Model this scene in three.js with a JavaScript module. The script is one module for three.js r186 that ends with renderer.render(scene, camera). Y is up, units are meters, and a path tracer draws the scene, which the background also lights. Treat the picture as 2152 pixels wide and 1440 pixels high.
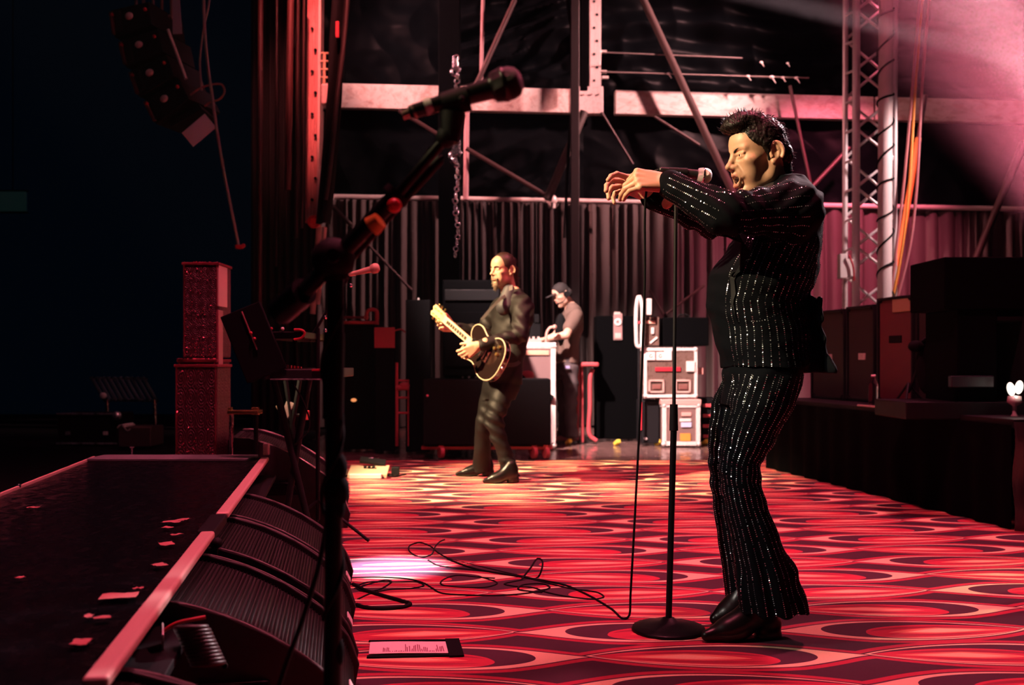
import * as THREE from 'three';
import { RoundedBoxGeometry } from 'three/addons/geometries/RoundedBoxGeometry.js';
import { mergeGeometries } from 'three/addons/utils/BufferGeometryUtils.js';
import { ImprovedNoise } from 'three/addons/math/ImprovedNoise.js';

// ---------------------------------------------------------------- camera, night sky, haze, lamps
const scene = new THREE.Scene();
const F = 2100, CX = 1076, HY = 757, EYE = 0.9;           // focal length in pixels, principal column, horizon row, lens height
const camera = new THREE.PerspectiveCamera(2 * Math.atan(720 / F) * 180 / Math.PI, 2152 / 1440, 0.05, 120);
camera.position.set(0, EYE, 0);
camera.lookAt(0, EYE, -1);
camera.setViewOffset(2152, 1440, 0, -37, 2152, 1440);     // a small upward lens shift keeps the uprights vertical
camera.focus = 3.3;
camera.userData.fStop = camera.getFocalLength() / 9;
scene.background = new THREE.Color().setRGB(0.00015, 0.0009, 0.0022);   // night sky beyond the open side of the stage
scene.fog = new THREE.FogExp2(new THREE.Color(0.55, 0.78, 1), 0.00018); // thin stage haze
const renderer = new THREE.WebGLRenderer({ antialias: true });
renderer.toneMapping = THREE.LinearToneMapping;
renderer.toneMappingExposure = 1.0;
renderer.shadowMap.enabled = true;
// every stage lamp: [position, aim, linear colour, intensity in candela, half angle, edge softness, lens radius, label]
const LAMPS = [
  [[3.2, 8.2, -6.2], [0.9, 0, -4.6], [1, 0.15, 0.24], 215, 0.72, 0.5, 0.3, 'red wash lamp hung high over the riser side'],
  [[-0.6, 8.4, -2.6], [0.9, 0, -4.4], [1, 0.15, 0.24], 220, 0.66, 0.6, 0.3, 'red wash lamp hung high over the platform side'],
  [[-5.6, 6.4, -4.2], [-0.05, 0.3, -7.35], [1, 0.66, 0.36], 1500, 0.155, 0.35, 0.08, 'warm follow spot aimed at the guitarist'],
  [[-5.5, 5.2, -1.6], [0.78, 1.45, -3.3], [1, 0.72, 0.42], 430, 0.105, 0.5, 0.08, 'warm follow spot aimed at the singer'],
  [[-0.3, 7.6, -4.9], [-0.52, 0, -4.33], [0.82, 0.86, 1], 1900, 0.035, 0.4, 0.06, 'cool white pin spot over the cables'],
  [[5.4, 5.6, -8.6], [0.93, 1.4, -3.3], [1, 0.74, 0.78], 300, 0.075, 0.4, 0.1, 'pale pink back light at the right tower'],
  [[-4.6, 6.4, -11.2], [2.2, 3.9, -14], [1, 0.36, 0.35], 330, 0.42, 0.6, 0.15, 'pink wash lamp at the left of the rear scaffold'],
  [[5.6, 6.6, -11.4], [0.6, 3.9, -14], [1, 0.45, 0.44], 360, 0.42, 0.6, 0.15, 'pink wash lamp at the right of the rear scaffold'],
  [[-1.6, 5.4, -6.2], [1.0, 0.85, -10.9], [1, 0.6, 0.55], 720, 0.3, 0.6, 0.12, 'pale wash lamp over the flight cases'],
  [[4.6, 1.12, -7.4], [3.0, 4.2, -6.4], [1, 0.13, 0.16], 420000, 0.4, 1, 0.12, 'floor beam lamp beyond the hooded rack'],
  [[4.6, 2.3, -7.6], [2.2, 4.6, -6.8], [1, 0.36, 0.31], 280000, 0.2, 1, 0.1, 'beam lamp on the right side truss'],
  [[-1.6, 6.8, -6.6], [-1.9, 3.6, -9.6], [1, 0.16, 0.15], 190, 0.16, 0.6, 0.12, 'red lamp aimed at the red column'],
  [[5.7, 4.4, -9.4], [4.1, 2.4, -11.2], [1, 0.62, 0.62], 60, 0.42, 0.6, 0.1, 'pale lamp aimed at the lattice tower'],
  [[-4.0, 5.0, -0.6], [-0.03, 1.33, -1.52], [1, 0.75, 0.42], 70, 0.03, 0.5, 0.05, 'small warm lamp catching the front microphone'],
  [[4.43, 3.04, -7.6], [2.14, 3.44, -7.2], [1, 0.42, 0.36], 1400000, 0.018, 0.5, 0.06, 'narrow beam lamp right of the tower, lower'],
  [[4.5, 3.3, -7.6], [3.0, 3.72, -7.3], [1, 0.42, 0.36], 1400000, 0.018, 0.5, 0.06, 'narrow beam lamp right of the tower, upper'],
  [[4.9, 5.9, -10.8], [4.3, 2.2, -14], [1, 0.16, 0.26], 280, 0.5, 0.9, 0.14, 'red lamp washing the right end of the backdrop'],
  [[-4.6, 3.6, -1.2], [0.8, 0.5, -3.3], [1, 0.88, 0.78], 75, 0.1, 0.8, 0.08, 'pale side lamp aimed at the singer\'s legs'],
  [[-1.4, 5.6, -8.0], [-4.3, 0.2, -10.6], [1, 0.3, 0.34], 16, 0.2, 0.8, 0.08, 'dim red lamp added to lift the dark cases at far left'],  // unseen lamp put in to keep the far left cases visible
];
// ---------------------------------------------------------------- helpers
const V3 = THREE.Vector3, v = (x, y, z) => new V3(x, y, z);
const at = (px, py, d) => v((px - CX) / F * d, EYE - (py - HY) / F * d, -d);           // a sight line's point at a depth in metres
const onFloor = (px, py, y = 0) => at(px, py, (EYE - y) * F / (py - HY));
let seed = 7;
const rnd = () => { seed = (seed * 1664525 + 1013904223) >>> 0; return seed / 4294967296; };
const rr = (a, b) => a + (b - a) * rnd();
const noise = new ImprovedNoise(), n3 = (x, y, z) => noise.noise(x + 31.7, y + 17.3, z + 5.1);
const lerp = THREE.MathUtils.lerp, clamp = THREE.MathUtils.clamp;
const AX = v(-0.170, 0, -0.985), AW = v(0.985, 0, -0.170);  // across the stage away from the lens; upstage to the right
const YAW = Math.atan2(0.170, 0.985);

const names = {};
function numbered(n) { const k = names[n] = (names[n] ?? -1) + 1; return k ? n + '_' + String(k).padStart(3, '0') : n; }
function tag(o, label, category, group, kind) {
  if (label) o.userData.label = label;
  if (category) o.userData.category = category;
  if (group) o.userData.group = group;
  if (kind) o.userData.kind = kind;
  return o;
}
function thing(name, label, category, pos = v(0, 0, 0), turn = 0, group) {
  const o = new THREE.Group(); o.name = numbered(name); o.position.copy(pos); o.rotation.y = turn; scene.add(o);
  return tag(o, label, category, group);
}
function flat(g) {
  g = g.index ? g.toNonIndexed() : g;
  for (const k of Object.keys(g.attributes)) if (!['position', 'normal', 'uv'].includes(k)) g.deleteAttribute(k);
  if (!g.attributes.uv) g.setAttribute('uv', new THREE.BufferAttribute(new Float32Array(g.attributes.position.count * 2), 2));
  return g;
}
const merge = (list) => list.length === 1 ? list[0] : mergeGeometries(list.map(flat));
function mesh(name, geo, mat, parent, label) {
  const m = new THREE.Mesh(Array.isArray(geo) ? merge(geo) : geo, mat);
  m.castShadow = m.receiveShadow = true; m.name = parent ? name : numbered(name);
  (parent ?? scene).add(m);
  if (label) m.userData.label = label;
  return m;
}
const struct = (name, geo, mat) => tag(mesh(name, geo, mat), null, null, null, 'structure');
const mv = (g, x, y, z, rx = 0, ry = 0, rz = 0) => g.applyMatrix4(new THREE.Matrix4().compose(v(x, y, z), new THREE.Quaternion().setFromEuler(new THREE.Euler(rx, ry, rz, 'YXZ')), v(1, 1, 1)));
const box = (w, h, d, r = 0.004) => r > 0 ? new RoundedBoxGeometry(w, h, d, 2, Math.min(r, w / 2.1, h / 2.1, d / 2.1)) : new THREE.BoxGeometry(w, h, d);
const bx = (w, h, d, x, y, z, r) => mv(box(w, h, d, r), x, y, z);
function along(g, a, b, ref = v(0, 0, 1)) {           // geometry whose length runs along +y is laid from a to b
  const y = b.clone().sub(a).normalize(); let x = new V3().crossVectors(y, ref);
  if (x.lengthSq() < 1e-4) x = new V3().crossVectors(y, v(1, 0, 0));
  x.normalize(); const z = new V3().crossVectors(x, y);
  const m = new THREE.Matrix4().makeBasis(x, y, z); m.setPosition(a.clone().add(b).multiplyScalar(0.5));
  return g.applyMatrix4(m);
}
const rod = (a, b, r, r2 = r, seg = 12) => along(new THREE.CylinderGeometry(r2, r, a.distanceTo(b), seg), a, b);
const bar = (a, b, w, t, r = 0.003, ref) => along(box(w, a.distanceTo(b), t, r), a, b, ref);
const tube = (pts, r, n = 64, seg = 8, closed = false) => new THREE.TubeGeometry(new THREE.CatmullRomCurve3(pts, closed, 'centripetal'), n, r, seg, closed);
const lathe = (p, seg = 32) => new THREE.LatheGeometry(p.map(([x, y]) => new THREE.Vector2(x, y)), seg);
const ball = (r, x = 0, y = 0, z = 0, sx = 1, sy = 1, sz = 1, seg = 20) => new THREE.SphereGeometry(r, seg, seg >> 1 || 8).scale(sx, sy, sz).translate(x, y, z);
const poly = (pts) => new THREE.Shape(pts.map(([x, y]) => new THREE.Vector2(x, y)));
const extr = (shape, depth, bevel = 0.003, seg = 2) => new THREE.ExtrudeGeometry(shape, { depth, bevelEnabled: bevel > 0, bevelSize: bevel, bevelThickness: bevel, bevelSegments: seg, curveSegments: 24 });
function sheet(nu, nv, f) {                           // a grid surface from f(u, v) -> V3, uv in 0..1
  const P = [], U = [], I = [];
  for (let j = 0; j <= nv; j++) for (let i = 0; i <= nu; i++) { const p = f(i / nu, j / nv); P.push(p.x, p.y, p.z); U.push(i / nu, j / nv); }
  for (let j = 0; j < nv; j++) for (let i = 0; i < nu; i++) { const a = j * (nu + 1) + i, b = a + 1, c = a + nu + 1, d = c + 1; I.push(a, b, d, a, d, c); }
  const g = new THREE.BufferGeometry(); g.setAttribute('position', new THREE.Float32BufferAttribute(P, 3)); g.setAttribute('uv', new THREE.Float32BufferAttribute(U, 2)); g.setIndex(I); g.computeVertexNormals(); return g;
}
function slab(nu, nv, f, t) {                         // the same with thickness t
  const a = sheet(nu, nv, f), N = a.attributes.normal, P = a.attributes.position, b = a.clone();
  for (let i = 0; i < P.count; i++) b.attributes.position.setXYZ(i, P.getX(i) - N.getX(i) * t, P.getY(i) - N.getY(i) * t, P.getZ(i) - N.getZ(i) * t);
  const ib = b.index.array.slice(); for (let i = 0; i < ib.length; i += 3) [ib[i], ib[i + 1]] = [ib[i + 1], ib[i]];
  b.setIndex([...ib]); b.computeVertexNormals();
  const E = [], q = (i, j) => { E.push(i, j); }, W = nu + 1;
  for (let i = 0; i < nu; i++) { q(i, i + 1); q(nv * W + i + 1, nv * W + i); }
  for (let j = 0; j < nv; j++) { q((j + 1) * W, j * W); q(j * W + nu, (j + 1) * W + nu); }
  const R = [], pa = a.attributes.position, pb = b.attributes.position, g3 = (p, i) => [p.getX(i), p.getY(i), p.getZ(i)];
  for (let k = 0; k < E.length; k += 2) { const A = g3(pa, E[k]), B = g3(pa, E[k + 1]), C = g3(pb, E[k]), D = g3(pb, E[k + 1]); R.push(...A, ...C, ...B, ...B, ...C, ...D); }
  const e = new THREE.BufferGeometry(); e.setAttribute('position', new THREE.Float32BufferAttribute(R, 3)); e.computeVertexNormals();
  return mergeGeometries([flat(a), flat(b), flat(e)]);
}

// ---------------------------------------------------------------- materials
function canvasTex(w, h, draw, srgb = true, rx = 1, ry = 1) {
  const c = document.createElement('canvas'); c.width = w; c.height = h; draw(c.getContext('2d'), w, h);
  const t = new THREE.CanvasTexture(c); t.wrapS = t.wrapT = THREE.RepeatWrapping; t.repeat.set(rx, ry); if (srgb) t.colorSpace = THREE.SRGBColorSpace; return t;
}
function noiseTex(size, fn, rx = 1, ry = 1) {
  const d = new Uint8Array(size * size * 4);
  for (let j = 0; j < size; j++) for (let i = 0; i < size; i++) { const q = clamp(fn(i / size, j / size, i, j), 0, 1) * 255, o = (j * size + i) * 4; d[o] = d[o + 1] = d[o + 2] = q; d[o + 3] = 255; }
  const t = new THREE.DataTexture(d, size, size); t.wrapS = t.wrapT = THREE.RepeatWrapping; t.magFilter = THREE.LinearFilter; t.repeat.set(rx, ry); t.needsUpdate = true; return t;
}
const wrapN = (u, w, f, z) => { const a = u * 2 * Math.PI, b = w * 2 * Math.PI, R = f / 6.28; return n3(Math.cos(a) * R + z, Math.sin(a) * R, Math.cos(b) * R * 1.3 + Math.sin(b) * R * 0.7 + z * 2); };
const grainT = noiseTex(256, (u, w) => 0.5 + 0.35 * rr(-1, 1) + 0.3 * wrapN(u, w, 24, 3));
const scuffT = noiseTex(256, (u, w) => 0.62 + 0.55 * wrapN(u, w, 14, 1) + 0.3 * wrapN(u, w, 50, 8) + rr(-0.08, 0.08));
const weaveT = noiseTex(128, (u, w, i, j) => 0.5 + 0.25 * Math.sin(i * Math.PI / 2) * Math.sin(j * Math.PI / 2) + rr(-0.2, 0.2));
const lin = (r, g, b) => new THREE.Color().setRGB(r, g, b);
const std = (r, g, b, rough = 0.6, metal = 0, extra = {}) => new THREE.MeshStandardMaterial({ color: lin(r, g, b), roughness: rough, metalness: metal, side: THREE.DoubleSide, ...extra });
const phys = (r, g, b, rough = 0.6, metal = 0, extra = {}) => new THREE.MeshPhysicalMaterial({ color: lin(r, g, b), roughness: rough, metalness: metal, side: THREE.DoubleSide, ...extra });
const withMap = (t, rx, ry) => { const c = t.clone(); c.repeat.set(rx, ry); c.needsUpdate = true; return c; };
const M = {
  black: phys(0.006, 0.007, 0.009, 0.6, 0, { specularIntensity: 0.45, bumpMap: grainT, bumpScale: 0.0004 }),
  matte: phys(0.004, 0.005, 0.006, 0.85, 0, { specularIntensity: 0.25 }),
  void: phys(0.0012, 0.0016, 0.002, 0.9, 0, { specularIntensity: 0.08 }),
  gloss: phys(0.003, 0.003, 0.004, 0.4, 0, { specularIntensity: 0.35 }),
  steel: std(0.55, 0.55, 0.57, 0.35, 1, { roughnessMap: scuffT }),
  alu: std(0.66, 0.66, 0.68, 0.45, 0.9, { roughnessMap: scuffT }),
  chrome: std(0.8, 0.8, 0.82, 0.15, 1),
  rubber: phys(0.0035, 0.0035, 0.004, 0.7, 0, { specularIntensity: 0.35 }),
  white: std(0.75, 0.73, 0.7, 0.6), cream: std(0.55, 0.46, 0.3, 0.5),
  red: std(0.45, 0.02, 0.04, 0.5), orange: std(0.75, 0.3, 0.05, 0.6), yellow: std(0.85, 0.7, 0.08, 0.6), blue: std(0.1, 0.25, 0.65, 0.6),
  cloth: phys(0.007, 0.007, 0.008, 0.9, 0, { specularIntensity: 0.3, bumpMap: withMap(weaveT, 8, 8), bumpScale: 0.0006 }),
  painted: std(0.62, 0.55, 0.52, 0.5, 0.2, { roughnessMap: scuffT }),
  gold: std(0.85, 0.62, 0.25, 0.25, 1),
};

// ---------------------------------------------------------------- implicit surfaces for bodies, hands and clothes
class Field {                                          // smooth union (or cut) of shapes; each with a bounding ball
  constructor() { this.s = []; this.warp = null; }
  add(f, c, R, k = 0.02, cut = false) { this.s.push({ f, x: c.x, y: c.y, z: c.z, R, k, cut }); return this; }
  cone(a, b, ra, rb = ra, k = 0.02, cut = false) {
    const dx = b.x - a.x, dy = b.y - a.y, dz = b.z - a.z, L = dx * dx + dy * dy + dz * dz || 1e-9, ax = a.x, ay = a.y, az = a.z;
    return this.add((x, y, z) => { const t = clamp(((x - ax) * dx + (y - ay) * dy + (z - az) * dz) / L, 0, 1), ex = x - ax - t * dx, ey = y - ay - t * dy, ez = z - az - t * dz; return Math.sqrt(ex * ex + ey * ey + ez * ez) - ra - (rb - ra) * t; },
      a.clone().add(b).multiplyScalar(0.5), Math.sqrt(L) / 2 + Math.max(ra, rb), k, cut);
  }
  ell(c, r, k = 0.02, cut = false, q = null) {         // ellipsoid with half axes r, turned by q
    const i = q?.clone().invert(), p = v(), m = Math.min(r.x, r.y, r.z);
    return this.add((x, y, z) => { p.set(x - c.x, y - c.y, z - c.z); if (i) p.applyQuaternion(i); const k0 = Math.hypot(p.x / r.x, p.y / r.y, p.z / r.z), k1 = Math.hypot(p.x / (r.x * r.x), p.y / (r.y * r.y), p.z / (r.z * r.z)); return k1 < 1e-6 ? -m : k0 * (k0 - 1) / k1; },
      c, Math.max(r.x, r.y, r.z), k, cut);
  }
  stack(st, k = 0.02, ex = 2) {                        // elliptical sections {p, a, b, w}, listed from the top down: half axes a along the turned x, b along the turned z
    const top = st[0].p.y, bot = st[st.length - 1].p.y, c = st[0].p.clone().add(st[st.length - 1].p).multiplyScalar(0.5);
    let R = 0; for (const s of st) R = Math.max(R, s.p.distanceTo(c) + Math.max(s.a, s.b));
    const f = (x, y, z) => {
      let i = 0; while (i < st.length - 2 && y < st[i + 1].p.y) i++;
      const A = st[i], B = st[i + 1]; let t = clamp((A.p.y - y) / (A.p.y - B.p.y), 0, 1); t = t * t * (3 - 2 * t) * 0.5 + t * 0.5;
      const a = lerp(A.a, B.a, t), b = lerp(A.b, B.b, t), w = lerp(A.w ?? 0, B.w ?? 0, t), px = x - lerp(A.p.x, B.p.x, t), pz = z - lerp(A.p.z, B.p.z, t), co = Math.cos(w), si = Math.sin(w);
      const lx = (px * co - pz * si) / a, lz = (px * si + pz * co) / b, q = ex === 2 ? Math.hypot(lx, lz) : Math.pow(Math.pow(Math.abs(lx), ex) + Math.pow(Math.abs(lz), ex), 1 / ex);
      const d = (q - 1) * Math.min(a, b) * 0.95;
      return Math.max(d, y - top, bot - y);
    };
    return this.add(f, c, R + 0.02, k);
  }
  at(x, y, z) {
    let d = 1e3;
    for (const s of this.s) {
      const far = Math.sqrt((x - s.x) ** 2 + (y - s.y) ** 2 + (z - s.z) ** 2) - s.R;
      if (s.cut) { if (far > s.k - Math.min(d, 0) && far > s.k) continue; const e = -s.f(x, y, z), h = Math.max(s.k - Math.abs(d - e), 0) / s.k; d = Math.max(d, e) + h * h * s.k * 0.25; continue; }
      if (far > d + s.k) continue;
      const e = s.f(x, y, z), h = Math.max(s.k - Math.abs(d - e), 0) / s.k; d = Math.min(d, e) - h * h * s.k * 0.25;
    }
    return this.warp ? d + this.warp(x, y, z, d) : d;
  }
  grad(p, e = 0.0015) { const { x, y, z } = p; return v(this.at(x + e, y, z) - this.at(x - e, y, z), this.at(x, y + e, z) - this.at(x, y - e, z), this.at(x, y, z + e) - this.at(x, y, z - e)).normalize(); }
  mesh(lo, hi, h, paint) {                             // surface nets
    const nx = Math.ceil((hi.x - lo.x) / h) + 2, ny = Math.ceil((hi.y - lo.y) / h) + 2, nz = Math.ceil((hi.z - lo.z) / h) + 2, D = new Float32Array(nx * ny * nz).fill(1), B = 6;
    for (let bz = 0; bz < nz; bz += B) for (let by = 0; by < ny; by += B) for (let bx0 = 0; bx0 < nx; bx0 += B) {
      const c = this.at(lo.x + (bx0 + B / 2) * h, lo.y + (by + B / 2) * h, lo.z + (bz + B / 2) * h), far = Math.abs(c) > B * h * 1.6 + 0.012;
      for (let z = bz; z < Math.min(bz + B, nz); z++) for (let y = by; y < Math.min(by + B, ny); y++) for (let x = bx0; x < Math.min(bx0 + B, nx); x++)
        D[(z * ny + y) * nx + x] = far ? c : this.at(lo.x + x * h, lo.y + y * h, lo.z + z * h);
    }
    const id = new Int32Array(nx * ny * nz).fill(-1), P = [], I = [], E = [[0, 1], [0, 2], [0, 4], [1, 3], [1, 5], [2, 3], [2, 6], [3, 7], [4, 5], [4, 6], [5, 7], [6, 7]], off = [0, 1, nx, nx + 1, nx * ny, nx * ny + 1, nx * ny + nx, nx * ny + nx + 1];
    for (let z = 0; z < nz - 1; z++) for (let y = 0; y < ny - 1; y++) for (let x = 0; x < nx - 1; x++) {
      const o = (z * ny + y) * nx + x; let mask = 0; for (let k = 0; k < 8; k++) if (D[o + off[k]] < 0) mask |= 1 << k;
      if (mask === 0 || mask === 255) continue;
      let n = 0, sx = 0, sy = 0, sz = 0;
      for (const [a, b] of E) { const da = D[o + off[a]], db = D[o + off[b]]; if ((da < 0) === (db < 0)) continue; const t = da / (da - db); n++; sx += (a & 1) + ((b & 1) - (a & 1)) * t; sy += ((a >> 1) & 1) + (((b >> 1) & 1) - ((a >> 1) & 1)) * t; sz += (a >> 2) + ((b >> 2) - (a >> 2)) * t; }
      id[o] = P.length / 3; P.push(lo.x + (x + sx / n) * h, lo.y + (y + sy / n) * h, lo.z + (z + sz / n) * h);
    }
    const quad = (a, b, c, d, flip) => { if (a < 0 || b < 0 || c < 0 || d < 0) return; flip ? I.push(a, c, b, a, d, c) : I.push(a, b, c, a, c, d); };
    for (let z = 1; z < nz - 1; z++) for (let y = 1; y < ny - 1; y++) for (let x = 1; x < nx - 1; x++) {
      const o = (z * ny + y) * nx + x, s = D[o] < 0;
      if (s !== (D[o + 1] < 0)) quad(id[o - nx - nx * ny], id[o - nx * ny], id[o], id[o - nx], !s);
      if (s !== (D[o + nx] < 0)) quad(id[o - 1 - nx * ny], id[o - nx * ny], id[o], id[o - 1], s);
      if (s !== (D[o + nx * ny] < 0)) quad(id[o - 1 - nx], id[o - nx], id[o], id[o - 1], !s);
    }
    const N = new Float32Array(P.length), C = paint ? new Float32Array(P.length) : null, p = v(), e = Math.min(0.002, h * 0.5);
    for (let i = 0; i < P.length; i += 3) {
      p.set(P[i], P[i + 1], P[i + 2]);
      let g = this.grad(p, e); const d = this.at(p.x, p.y, p.z); p.addScaledVector(g, clamp(-d, -h, h) * 0.8); g = this.grad(p, e);
      P[i] = p.x; P[i + 1] = p.y; P[i + 2] = p.z; N[i] = g.x; N[i + 1] = g.y; N[i + 2] = g.z;
      if (C) { const c = paint(p); C[i] = c[0]; C[i + 1] = c[1]; C[i + 2] = c[2]; }
    }
    const g = new THREE.BufferGeometry(); g.setAttribute('position', new THREE.Float32BufferAttribute(P, 3)); g.setAttribute('normal', new THREE.BufferAttribute(N, 3));
    const U = new Float32Array(P.length / 3 * 2); for (let i = 0; i < U.length / 2; i++) { U[2 * i] = P[3 * i] + P[3 * i + 2]; U[2 * i + 1] = P[3 * i + 1]; }
    g.setAttribute('uv', new THREE.BufferAttribute(U, 2)); if (C) g.setAttribute('color', new THREE.BufferAttribute(C, 3)); g.setIndex(I); return g;
  }
  auto(h, pad = 0.03, paint) {
    const lo = v(1e9, 1e9, 1e9), hi = v(-1e9, -1e9, -1e9);
    for (const s of this.s) if (!s.cut) { lo.min(v(s.x - s.R, s.y - s.R, s.z - s.R)); hi.max(v(s.x + s.R, s.y + s.R, s.z + s.R)); }
    return this.mesh(lo.subScalar(pad), hi.addScalar(pad), h, paint);
  }
}
// ---------------------------------------------------------------- the stage itself
const D0 = 13.6, WT = 0.0928;                          // rear scaffold: depth on the axis, and how much it recedes to the right
const wp = (px, py, off = 0) => { const d = (D0 - off) / (1 - WT * (px - CX) / F); return at(px, py, d); };
const deckT = noiseTex(512, (u, w) => 0.42 + 0.5 * wrapN(u, w, 18, 2) + 0.22 * wrapN(u, w, 70, 4) + rr(-0.06, 0.06));
struct('ground', [bx(12, 0.16, 22, -8.3, -0.1, -6, 0)], phys(0.006, 0.006, 0.007, 0.7, 0, { specularIntensity: 0.3, bumpMap: withMap(deckT, 9, 9), bumpScale: 0.002 }));
struct('floor', [bx(14.3, 0.16, 22, 4.85, -0.095, -6, 0)], std(0.2, 0.13, 0.12, 0.38, 0, { roughnessMap: withMap(deckT, 6, 6), bumpMap: withMap(deckT, 14, 14), bumpScale: 0.0012 }));

// carpet: a printed meander of dark ribbons with cream crescents at the turns
const CW = 1536, CH = 1008;
const carpetMap = canvasTex(CW, CH, (g) => {
  const X = (u) => u * CW, Y = (w) => (1 - w) * CH;
  g.fillStyle = '#3a1028'; g.fillRect(0, 0, CW, CH);
  const each = (f) => { for (let i = -2; i <= 1; i++) for (let j = -2; j <= 1; j++) for (const [s, cu, cw] of [[1, 1.09, 0.44], [-1, -0.13, -0.07]]) f((u) => X(cu + s * u + i), (w) => Y(cw + w + j), s); };
  const path = (q, r, p) => { g.beginPath(); g.moveTo(q(p[0]), r(p[1])); for (let i = 2; i < p.length; i += 6) g.bezierCurveTo(q(p[i]), r(p[i + 1]), q(p[i + 2]), r(p[i + 3]), q(p[i + 4]), r(p[i + 5])); };
  const cell = [0, 0, -0.08, 0.02, -0.16, 0.12, -0.34, 0.185, -0.5, 0.235, -0.8, 0.2, -1.02, 0.02, -0.8, -0.2, -0.5, -0.235, -0.32, -0.19, -0.16, -0.12, -0.08, -0.02, 0, 0];
  each((q, r) => { path(q, r, cell); g.lineWidth = 118; g.lineJoin = 'miter'; g.miterLimit = 5; g.strokeStyle = '#b92443'; g.stroke(); });
  each((q, r) => { path(q, r, cell); g.lineWidth = 30; g.strokeStyle = '#3f122b'; g.stroke(); g.fillStyle = '#f6dab0'; g.fill(); });
  each((q, r) => {
    path(q, r, [-0.2, 0, -0.2, 0.08, -0.27, 0.145, -0.42, 0.175, -0.58, 0.205, -0.82, 0.16, -1.0, 0.02, -0.8, -0.17, -0.56, -0.21, -0.42, -0.172, -0.27, -0.135, -0.2, -0.08, -0.2, 0]); g.fillStyle = '#43152f'; g.fill();
    path(q, r, [-0.36, -0.03, -0.38, 0.05, -0.5, 0.11, -0.64, 0.115, -0.78, 0.11, -0.9, 0.07, -0.99, 0.02, -0.8, -0.17, -0.56, -0.2, -0.43, -0.162, -0.35, -0.13, -0.34, -0.08, -0.36, -0.03]); g.fillStyle = '#c82c48'; g.fill();
    path(q, r, [-0.38, -0.02, -0.5, 0.04, -0.66, 0.06, -0.9, 0.035, -0.7, 0.12, -0.45, 0.09, -0.38, -0.02]); g.fillStyle = '#98203c'; g.fill();
    path(q, r, [-0.44, -0.05, -0.5, 0.0, -0.56, 0.03, -0.66, 0.05, -0.75, 0.04, -0.85, 0.01, -0.92, 0.0, -0.8, -0.03, -0.7, -0.06, -0.62, -0.07, -0.56, -0.07, -0.5, -0.06, -0.44, -0.05]); g.fillStyle = '#ea8f74'; g.fill();
    path(q, r, [-0.52, -0.035, -0.57, -0.01, -0.6, 0.012, -0.67, 0.03, -0.72, 0.02, -0.78, 0.005, -0.84, -0.005, -0.76, -0.03, -0.7, -0.04, -0.64, -0.05, -0.6, -0.05, -0.56, -0.045, -0.52, -0.035]); g.fillStyle = '#f4c8a0'; g.fill();
    path(q, r, [-0.4, -0.152, -0.56, -0.2, -0.78, -0.15, -0.95, -0.02, -0.78, -0.12, -0.58, -0.165, -0.4, -0.152]); g.fillStyle = '#f3b596'; g.fill();
    path(q, r, [-0.4, -0.1, -0.55, -0.09, -0.7, -0.08, -0.85, -0.04, -0.7, -0.13, -0.55, -0.14, -0.4, -0.1]); g.fillStyle = '#a3233f'; g.fill();
  });
  for (let i = 0; i < 60000; i++) { g.fillStyle = rnd() < 0.5 ? 'rgba(255,230,210,0.05)' : 'rgba(20,0,10,0.06)'; g.fillRect(rnd() * CW, rnd() * CH, 3, 2); }
});
{
  const g = sheet(2, 2, (u, w) => v(lerp(-1.95, 5.2, u), 0.003, lerp(-0.5, -8.93, w)));
  const P = g.attributes.position, U = g.attributes.uv;
  for (let i = 0; i < P.count; i++) { const x = P.getX(i) - 0.11, d = -P.getZ(i) - 3.33, det = 0.853 * 0.56 + 0.097 * 0.02; U.setXY(i, (x * 0.56 + 0.097 * d) / det, (0.853 * d - 0.02 * x) / det); }
  const c = mesh('carpet', g, std(1, 1, 1, 0.75, 0, { map: carpetMap, bumpMap: withMap(weaveT, 20, 13), bumpScale: 0.0008 }));
  const s = mesh('carpet_edge', [bx(7.15, 0.006, 0.012, 1.625, 0.003, -8.936, 0.001)], M.black, c);
  tag(c, 'red stage carpet printed with dark ribbon swirls and cream crescents', 'carpet');
}
// tape marks at the carpet's rear and along the deck edge
for (const [i, px, py] of [[0, 1195, 933], [1, 1297, 934], [2, 1383, 934], [3, 1482, 934]]) {
  const p = onFloor(px, py);
  tag(mesh('tape_mark', mv(box(0.05, 0.045, 0.09, 0.012), p.x, 0.02, p.z, -0.5, 0.5, 0), M.yellow), ['yellow deck marker by the technician\'s shoe', 'yellow deck marker right of the technician, before open floor', 'yellow deck marker at the lower white case\'s left corner', 'yellow deck marker right of the lower white case'][i], 'marker', 'yellow markers along the rear deck');
}

// rear scaffold: beam, posts, rail
const stainT = canvasTex(1024, 64, (g) => {
  g.fillStyle = '#cfc4bd'; g.fillRect(0, 0, 1024, 64);
  for (let i = 0; i < 260; i++) { const x = rnd() * 1024, y = rnd() * 64; g.fillStyle = ['rgba(120,60,50,0.10)', 'rgba(240,235,225,0.16)', 'rgba(150,90,80,0.12)', 'rgba(90,60,60,0.08)'][i & 3]; g.beginPath(); g.ellipse(x, y, rr(2, 34), rr(1, 8), rr(-0.5, 0.5), 0, 7); g.fill(); }
  for (let i = 0; i < 90; i++) { g.fillStyle = 'rgba(60,25,25,0.35)'; g.fillRect(rnd() * 1024, rnd() * 64, rr(1, 12), rr(0.6, 1.6)); }
});
const paintM = std(1, 1, 1, 0.45, 0, { map: stainT });
const paintPost = std(0.66, 0.58, 0.55, 0.5, 0.1, { roughnessMap: scuffT });
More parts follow.
